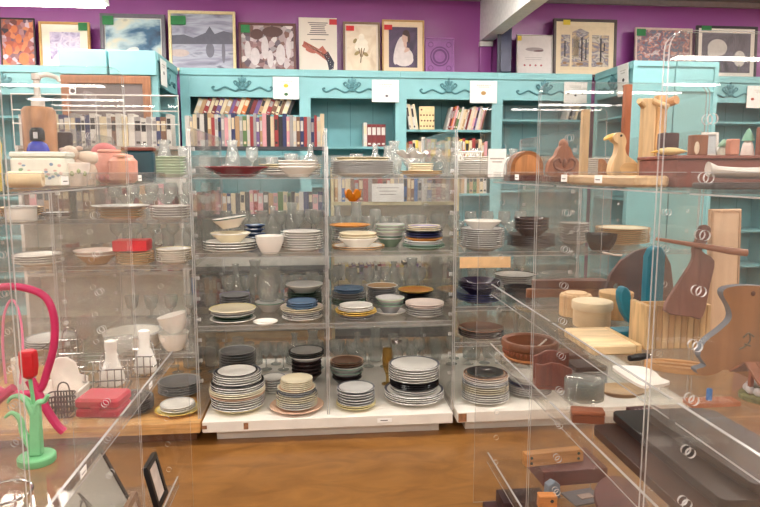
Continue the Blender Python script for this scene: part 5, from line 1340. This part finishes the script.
# oval tray with cut-outs
b = P3(676, 368, RA)
t = thing('oval_trivet', 'oval light wooden trivet with two long slots', 'trivet', (.812, 1.31, a0), (0, 0, -.45))
ov = [(.074*math.cos(2*PI*k/32), .036*math.sin(2*PI*k/32)) for k in range(32)]
sl = lambda cz: [(-.05, cz-.006), (-.05, cz+.006), (-.03, cz+.008), (.03, cz+.008), (.05, cz+.006), (.05, cz-.006), (.03, cz-.008), (-.03, cz-.008)]
part('board', G().prism(ov, .014, 0, TR(0, 0, .0145) @ RX(-PI/2) @ Matrix.Diagonal((1, 1, -1, 1)) , holes=[sl(.014), sl(-.014)]), wood((196, 146, 92), .45, 0), t, bevel=.002)
# dark cutting boards at the back
t = thing('paddle_board', 'large dark brown cutting board with a hole, leaning behind the canisters', 'board', (.925, 1.90, a0+.002), (-.10, 0, .0))
xs = xat(640, 1.90, 1.0); hb_ = hy(648, 246, 1.92).z-RA
q = lambda px, py: (hy(px, py, 1.90).x-.925, max(0, hy(px, py, 1.90).z-RA-.012))
out = [q(*p) for p in ((606, 312), (607, 288), (613, 272), (624, 258), (638, 249), (652, 245), (668, 249), (674, 262), (676, 312))]
hc = q(618, 284)
part('board', G().prism(out, .018, 0, None, [circ(hc[0], hc[1], .010, 16)[::-1]]), wood((80, 48, 40), .4, 0), t, bevel=.002)
part('wire_hanger', G().tube([(-.02, -.002, hb_-.02), (.02, -.002, hb_-.03), (.045, -.002, hb_-.032)], .003, 6), plain((200, 190, 180), .4), t)
t = thing('paddle', 'flat reddish brown paddle lying above another, beside the dark cutting board', 'paddle', (.905, 2.165, a0+.0315), (0, 0, -.05))
pad = sp2([(-.13, -.014), (-.06, -.016), (.0, -.03), (.10, -.034), (.13, -.02), (.13, .02), (.10, .034), (.0, .03), (-.06, .016), (-.13, .014)], 3)
part('blade', G().prism(pad, .028, 0, TR(0, 0, .028) @ RX(-PI/2) @ Matrix.Diagonal((1, 1, -1, 1))), wood((96, 58, 44), .4, 0), t, bevel=.003)
t = thing('paddle', 'flat brown paddle lying lowest, with its grip towards the aisle', 'paddle', (.88, 2.165, a0), (0, 0, .06))
part('blade', G().prism(pad, .030, 0, TR(0, 0, .030) @ RX(-PI/2) @ Matrix.Diagonal((1, 1, -1, 1))), wood((126, 84, 60), .4, 0), t, bevel=.003)
# wooden animal cut-out
b = P3(735, 392, RA)
Ys = 1.20
xs = xat(735, Ys, .95)+.025
t = thing('animal_cutout', 'brown wooden animal cut-out with a grey painted edge', 'ornament', (xs, Ys, a0+.004))
q = lambda px, py: (hy(px, py, Ys).x-xs, max(.0, hy(px, py, Ys).z-RA))
ol = [q(*p) for p in ((702, 378), (716, 376), (728, 372), (760, 384), (790, 386), (812, 378), (806, 352), (816, 330), (806, 305), (780, 292), (752, 288), (728, 290), (723, 297), (730, 310), (731, 322), (720, 333), (706, 344), (700, 358), (706, 368), (696, 372))]
minz = min(z for _, z in ol); ol = [(x, z-minz) for x, z in ol]
part('cut_shape', G().prism(sp2(ol, 3), .020, 0, None, side=1), [wood((158, 112, 76), .4, 2, 5), plain((104, 112, 122), .5)], t)
g = G()
for pts in ([(-.006, .118), (.006, .128), (.010, .112), (.0, .10), (-.012, .094)], [(.006, .128), (.018, .120)], [(-.002, .105), (.012, .10)]):
    g.tube(spline([(x, -.001, z-.02) for x, z in pts], 3), .0018, 6)
part('painted_scroll', g, plain((96, 86, 70), .6), t)
part('knot_hole', G().lathe([(0, 0), (.0055, 0), (.004, .0008), (0, .0008)], 14, 0, TR(q(753, 296)[0], -.0002, q(753, 296)[1]-minz) @ RX(PI/2)), plain((90, 50, 34), .6), t)
# crossed wooden pieces behind
Yx = 1.42
t = thing('wooden_cross', 'dull brown wooden propeller shape leaning behind the animal cut-out', 'ornament', (xat(706, Yx, 1.0), Yx, a0), (-.12, 0, 0))
q = lambda px, py: (hy(px, py, Yx).x-xat(706, Yx, 1.0), max(0, hy(px, py, Yx).z-RA))
part('upright', G().prism(sp2([q(*p) for p in ((712, 226), (721, 229), (716, 243), (710, 252), (722, 262), (716, 285), (706, 318), (694, 318), (668, 312), (684, 285), (700, 262), (702, 248), (706, 240))], 3), .014, 0, TR(0, .0, 0)), wood((126, 84, 74), .45, 2), t, bevel=.002)
part('crossbar', G().tube([(q(662, 240)[0], -.009, q(662, 240)[1]), (q(700, 246)[0], -.009, q(700, 246)[1]), (q(735, 252)[0], -.009, q(735, 252)[1]), (q(752, 254)[0], -.009, q(752, 254)[1])], [.004, .006, .009, .009], 12), wood((168, 112, 86), .45, 0), t)
Yb = 1.53
xs = xat(732, Yb, 1.0)
t = thing('pale_board', 'pale beige board with a routed border leaning behind the propeller shape', 'board', (xs, Yb+.02, a0), (-.06, 0, 0))
hb_ = hy(732, 210, Yb).z-RA
part('board', G().rbox(-.045, .045, 0, .014, 0, hb_, .005), wood((222, 190, 158), .5, 2, 8, .12), t)
part('border', G().prism([(-.041, .004), (.041, .004), (.041, hb_-.004), (-.041, hb_-.004)], .002, 0, TR(0, -.0022, 0), holes=[[(-.036, .009), (-.036, hb_-.009), (.036, hb_-.009), (.036, .009)]]), wood((200, 164, 130), .5, 2), t)
# miniature well, plank, peg
Ym = 1.12
xs = xat(775, Ym, .87)
t = thing('miniature_well', 'miniature wooden wishing well with a slatted roof and round white stones', 'miniature', (xs, Ym, a0))
hm = hy(752, 362, Ym).z-RA
part('mossy_base', G().lathe([(0, 0), (.066, 0), (.066, .008), (.06, .011), (0, .011)], 30, 0, Matrix.Diagonal((1, .75, 1, 1))), plain((120, 122, 78), .8, var=.3, scale=120), t)
g = G()
for sgn in (-1, 1):
    for k in range(6):
        x0 = -.066+.022*k
        g.prism([(0, 0), (.052, 0), (.052, .004), (0, .004)], .0205, 0, TR(x0, 0, hm-.004) @ RZ(sgn*PI/2) @ TR(0, -.0205 if sgn > 0 else 0, 0) @ RY(.62))
part('slat_roof', g, wood((146, 88, 60), .45, 1), t)
for sx_ in (-1, 1):
    part('post', G().rbox(sx_*.050-.004, sx_*.050+.004, -.004, .004, .0112, hm-.006, .001), wood((150, 78, 50), .45, 2), t)
for k in range(14):
    a = 2*PI*k/14
    part('stone', G().ball((0, 0, 0), .0085, seg=12), plain((206, 202, 204), .35), t, (.050*math.cos(a), .036*math.sin(a), .0192))
part('crossbeam', G().tube([(-.046, 0, hm*.62), (.046, 0, hm*.62)], .003, 8), wood((150, 78, 50), .45, 0), t)
b = P3(712, 408, RA)
t = thing('wooden_plank', 'small reddish wooden plank lying below the animal cut-out', 'plank', (.752, 1.10, a0))
part('plank', G().rbox(-.05, .05, -.016, .016, 0, .009, .002), wood((170, 98, 60), .45, 0), t)
solo('peg', G().lathe([(0, 0), (.0055, 0), (.0055, .02), (.004, .023), (0, .023)], 16), plain((34, 108, 178), .35), 'bright blue peg standing on the small reddish plank', 'peg', (.746, 1.10, a0+.0095))
# ---------- right lower shelf (B)
b0_ = RB_+.001
b = P3(530, 356, RB_)
t = thing('carved_bowl', 'round wooden bowl with a carved beaded band, at the shelf end', 'bowl', (.757, 2.148, b0_)); t.scale = (1, 1, .85)
g = G().lathe([(0, 0), (.075, 0), (.084, .006), (.088, .020), (.092, .026), (.092, .052), (.100, .058), (.102, .076), (.098, .086), (.088, .087), (.082, .080), (.078, .03), (.06, .012), (0, .010)], 48)
part('bowl', g, wood((122, 76, 52), .4, 0, 8), t)
g = G()
for k in range(40):
    a = 2*PI*k/40
    g.ball((.0925*math.cos(a), .0925*math.sin(a), .039), .0045, .0045, .010, 8)
part('carved_band', g, wood((132, 70, 44), .45, 2), t)
part('carved_band', G().lathe([(.085, .008), (.0905, .012), (.0905, .018), (.087, .020), (.085, .008)], 48), wood((186, 128, 82), .45, 0), t)
tb = t.location
t = thing('whisk', 'small pale wooden spoon lying inside the carved bowl', 'spoon', (tb.x, tb.y, b0_+.022), (0, 0, -.3))
part('scoop', G().ball((-.02, 0, .004), .016, .012, .006), wood((206, 150, 100), .5, 0), t); part('handle', G().tube([(-.008, 0, .006), (.035, 0, .03), (.058, 0, .054)], .0035, 8), plain((214, 208, 198), .4), t)
# red-brown napkin holder
b = P3(553, 388, RB_)
t = thing('napkin_holder', 'red-brown wooden holder with two curved sides', 'holder', (.733, 1.865, b0_), (0, 0, -.25))
cur = lambda h: [(-.055, .010), (.055, .010), (.055, h*.80), (.040, h*.86), (.018, h*.98), (-.010, h), (-.035, h*.9), (-.055, h*.95)]
part('front_side', G().prism(cur(.085), .014, 0, TR(0, -.045, 0)), REDW, t, bevel=.003)
part('back_side', G().prism([(-x, z) for x, z in cur(.105)], .014, 0, TR(0, .028, 0)), REDW, t, bevel=.003)
part('base', G().rbox(-.055, .055, -.045, .042, 0, .0098, .002), REDW, t)
# glass plates stack
gp = G().lathe([(0, .002), (.03, .002), (.034, 0), (.04, .003), (.058, .010), (.057, .012), (.04, .006), (0, .005)], 36).mesh('glass_plate', [GLASS], 40)
for i in range(7):
    o = link('glass_plate', gp, None, (.778, 1.728, b0_+.0085*i)); tag(o, f'clear glass plate, {ordw(7-i)} from top of the stack behind the red-brown holder', 'plate', 'clear glass plates on the right lower shelf')
# oval beige plate leaning, dark boards, brown block
t = thing('wooden_plate', 'pale oval wooden plate lying beyond the dark boards', 'plate', (.916, 1.765, b0_))
part('plate', G().lathe([(0, 0), (.05, 0), (.072, .012), (.076, .018), (.072, .019), (.05, .008), (0, .006)], 40, 0, Matrix.Diagonal((1.0, .72, 1, 1))), wood((196, 164, 120), .45, 0), t)
t = thing('brown_box', 'brown wooden box at the tip of the dark boards', 'box', (.722, 1.575, b0_), (0, 0, -.25))
part('box_body', G().rbox(-.042, .042, -.020, .020, 0, .022, .003), wood((128, 74, 52), .4, 0), t); part('lid', G().rbox(-.043, .043, -.021, .021, .0225, .034, .004), wood((146, 88, 62), .4, 0), t)
def long_board(label, x0, x1, y0, y1, z, mat, rot=0, th=.022):
    t = thing('serving_board', label, 'board', ((x0+x1)/2, (y0+y1)/2, z), (0, 0, rot), 'dark boards on the right lower shelf')
    w, l = (x1-x0)/2, (y1-y0)/2
    part('board', G().prism(rrect(-w, w, -l, l, .02, 4), th, 0, Matrix(((1, 0, 0, 0), (0, 0, 1, 0), (0, 1, 0, 0), (0, 0, 0, 1)))), mat, t, bevel=.003)
    return t
long_board('wide dark brown board lying lowest along the right shelf', .70, .94, 1.06, 1.50, b0_, DARKW, 0)
long_board('near-black board lying across the wide dark brown board', .765, 1.02, 1.065, 1.53, b0_+.0235, BLACKW, 0)
long_board('narrow dark board topmost in the pile of dark boards', .83, 1.01, 1.08, 1.46, b0_+.047, wood((46, 36, 33), .35, 1), .04, .02)
t = thing('handled_tray', 'small dark red patterned tray behind the dark boards', 'tray', (.90, 1.595, b0_+.0), (0, 0, .1))
part('tray', G().rbox(-.045, .045, -.03, .03, 0, .018, .004), wood((86, 44, 46), .45, 0), t); 
g = G()
for k in range(6): g.ball((-.03+.012*k, 0, .0185), .004, .010, .001, 8)
part('inlay', g, plain((170, 140, 136), .5), t)
for k, (xx, c) in enumerate(((.80, DARKW2), (.86, DARKW))):
    t = thing('paddle_board', ['dark brown handled board lying under the round boxes, nearer the aisle', 'darker handled board lying under the round boxes, at the back'][k], 'board', (.915, 2.17-.14*k, b0_), (0, 0, PI/2))
    part('board', G().rbox(-.05, .05, -.055, .055, 0, .016, .005), c, t); 
# ---------- lowest right shelf and floor
c0 = RC+.001
b = P3(553, 466, RC)
t = thing('bolted_beam', 'short orange-tan wooden bar with two dark bolts at each end', 'bar', (xat(553, 2.10, .26), 2.10, c0+.0565), (0, 0, .12))
w = .112
part('bar', G().rbox(-w, w, -.018, .018, 0, .046, .003), wood((186, 132, 78), .5, 0), t)
for x in (-w+.02, w-.02):
    for z in (.013, .033): part('bolt', G().lathe([(0, 0), (.0055, 0), (.0055, .002), (0, .003)], 12, 0, TR(x, -.0178, z) @ RX(PI/2)), plain((58, 66, 50), .4), t)
t = thing('red_box', 'flat dark red box lying under the bolted bar', 'box', (xat(565, 2.10, .2), 2.12, c0), (0, 0, .05))
part('box_body', G().rbox(-.11, .13, -.085, .09, 0, .055, .004), DEEPR, t)
t = thing('grey_slate', 'dark grey slate plate lying beside the round dark board', 'plate', (.89, 1.945, c0), (0, 0, .2))
part('plate', G().rbox(-.06, .06, -.045, .045, 0, .007, .003), plain((92, 90, 96), .5), t)
part('pad', G().rbox(-.02, .03, -.02, .01, .0072, .010, .002), plain((150, 130, 120), .6), t)
t = thing('grey_boot', 'grey wooden block standing by the orange wooden piece', 'block', (.785, 1.96, c0), (0, 0, .2))
part('body', G().prism([(-.025, 0), (.025, 0), (.022, .05), (.0, .062), (-.022, .05)], .03, 0, TR(0, -.015, 0)), plain((104, 116, 130), .5), t, bevel=.003)
t = thing('orange_piece', 'orange wooden piece with a dark knot at lowest right shelf', 'block', (.745, 1.90, c0), (0, 0, -.1))
part('body', G().rbox(-.03, .03, -.018, .018, 0, .045, .004), wood((214, 134, 60), .5, 0), t); part('knot', G().ball((.012, -.0182, .03), .006, .0012, .006), BLACK, t)
t = thing('round_board', 'round dark reddish board leaning on the lowest right shelf', 'board', (.955, 1.73, c0+.013), (-.9, 0, .1))
part('disc', G().prism(circ(0, .085, .085, 40), .014), wood((96, 52, 50), .4, 0), t, bevel=.003)
t = thing('white_tile', 'off-white tile with a dark ring on the lowest right shelf', 'tile', (.845, 1.80, c0), (0, 0, .1))
part('tile', G().rbox(-.06, .06, -.055, .055, 0, .008, .003), plain((206, 202, 190), .4), t); part('ring', G().lathe([(.022, 0), (.030, 0), (.030, .0008), (.022, .0008), (.022, 0)], 30, 0, TR(0, 0, .0082)), plain((70, 70, 76), .5), t)
t = thing('dark_crate', 'dark brown wooden box with a step on the floor under the right shelves', 'box', (.605, 1.98, .001))
part('box_body', G().rbox(0, .22, 0, .20, 0, .045, .004), wood((70, 42, 44), .5, 0), t); part('raised_back', G().rbox(.05, .22, .10, .20, .0455, .09, .004), wood((62, 38, 40), .5, 0), t)

# ------------------------------------------------------------------ view
SC.view_settings.view_transform = 'Standard'; SC.view_settings.look = 'None'; SC.view_settings.gamma = 1
SC.view_settings.use_curve_mapping = False
SC.view_settings.exposure = 0.0
w_ = bpy.data.worlds.new('store_air'); SC.world = w_; w_.use_nodes = True
w_.node_tree.nodes['Background'].inputs[0].default_value = (.6, .58, .55, 1); w_.node_tree.nodes['Background'].inputs[1].default_value = .05
cy = SC.cycles
cy.transparent_max_bounces = 64; cy.max_bounces = 10; cy.diffuse_bounces = 4; cy.glossy_bounces = 4
cy.use_denoising = True; cy.caustics_reflective = False; cy.caustics_refractive = False; cy.sample_clamp_indirect = 6
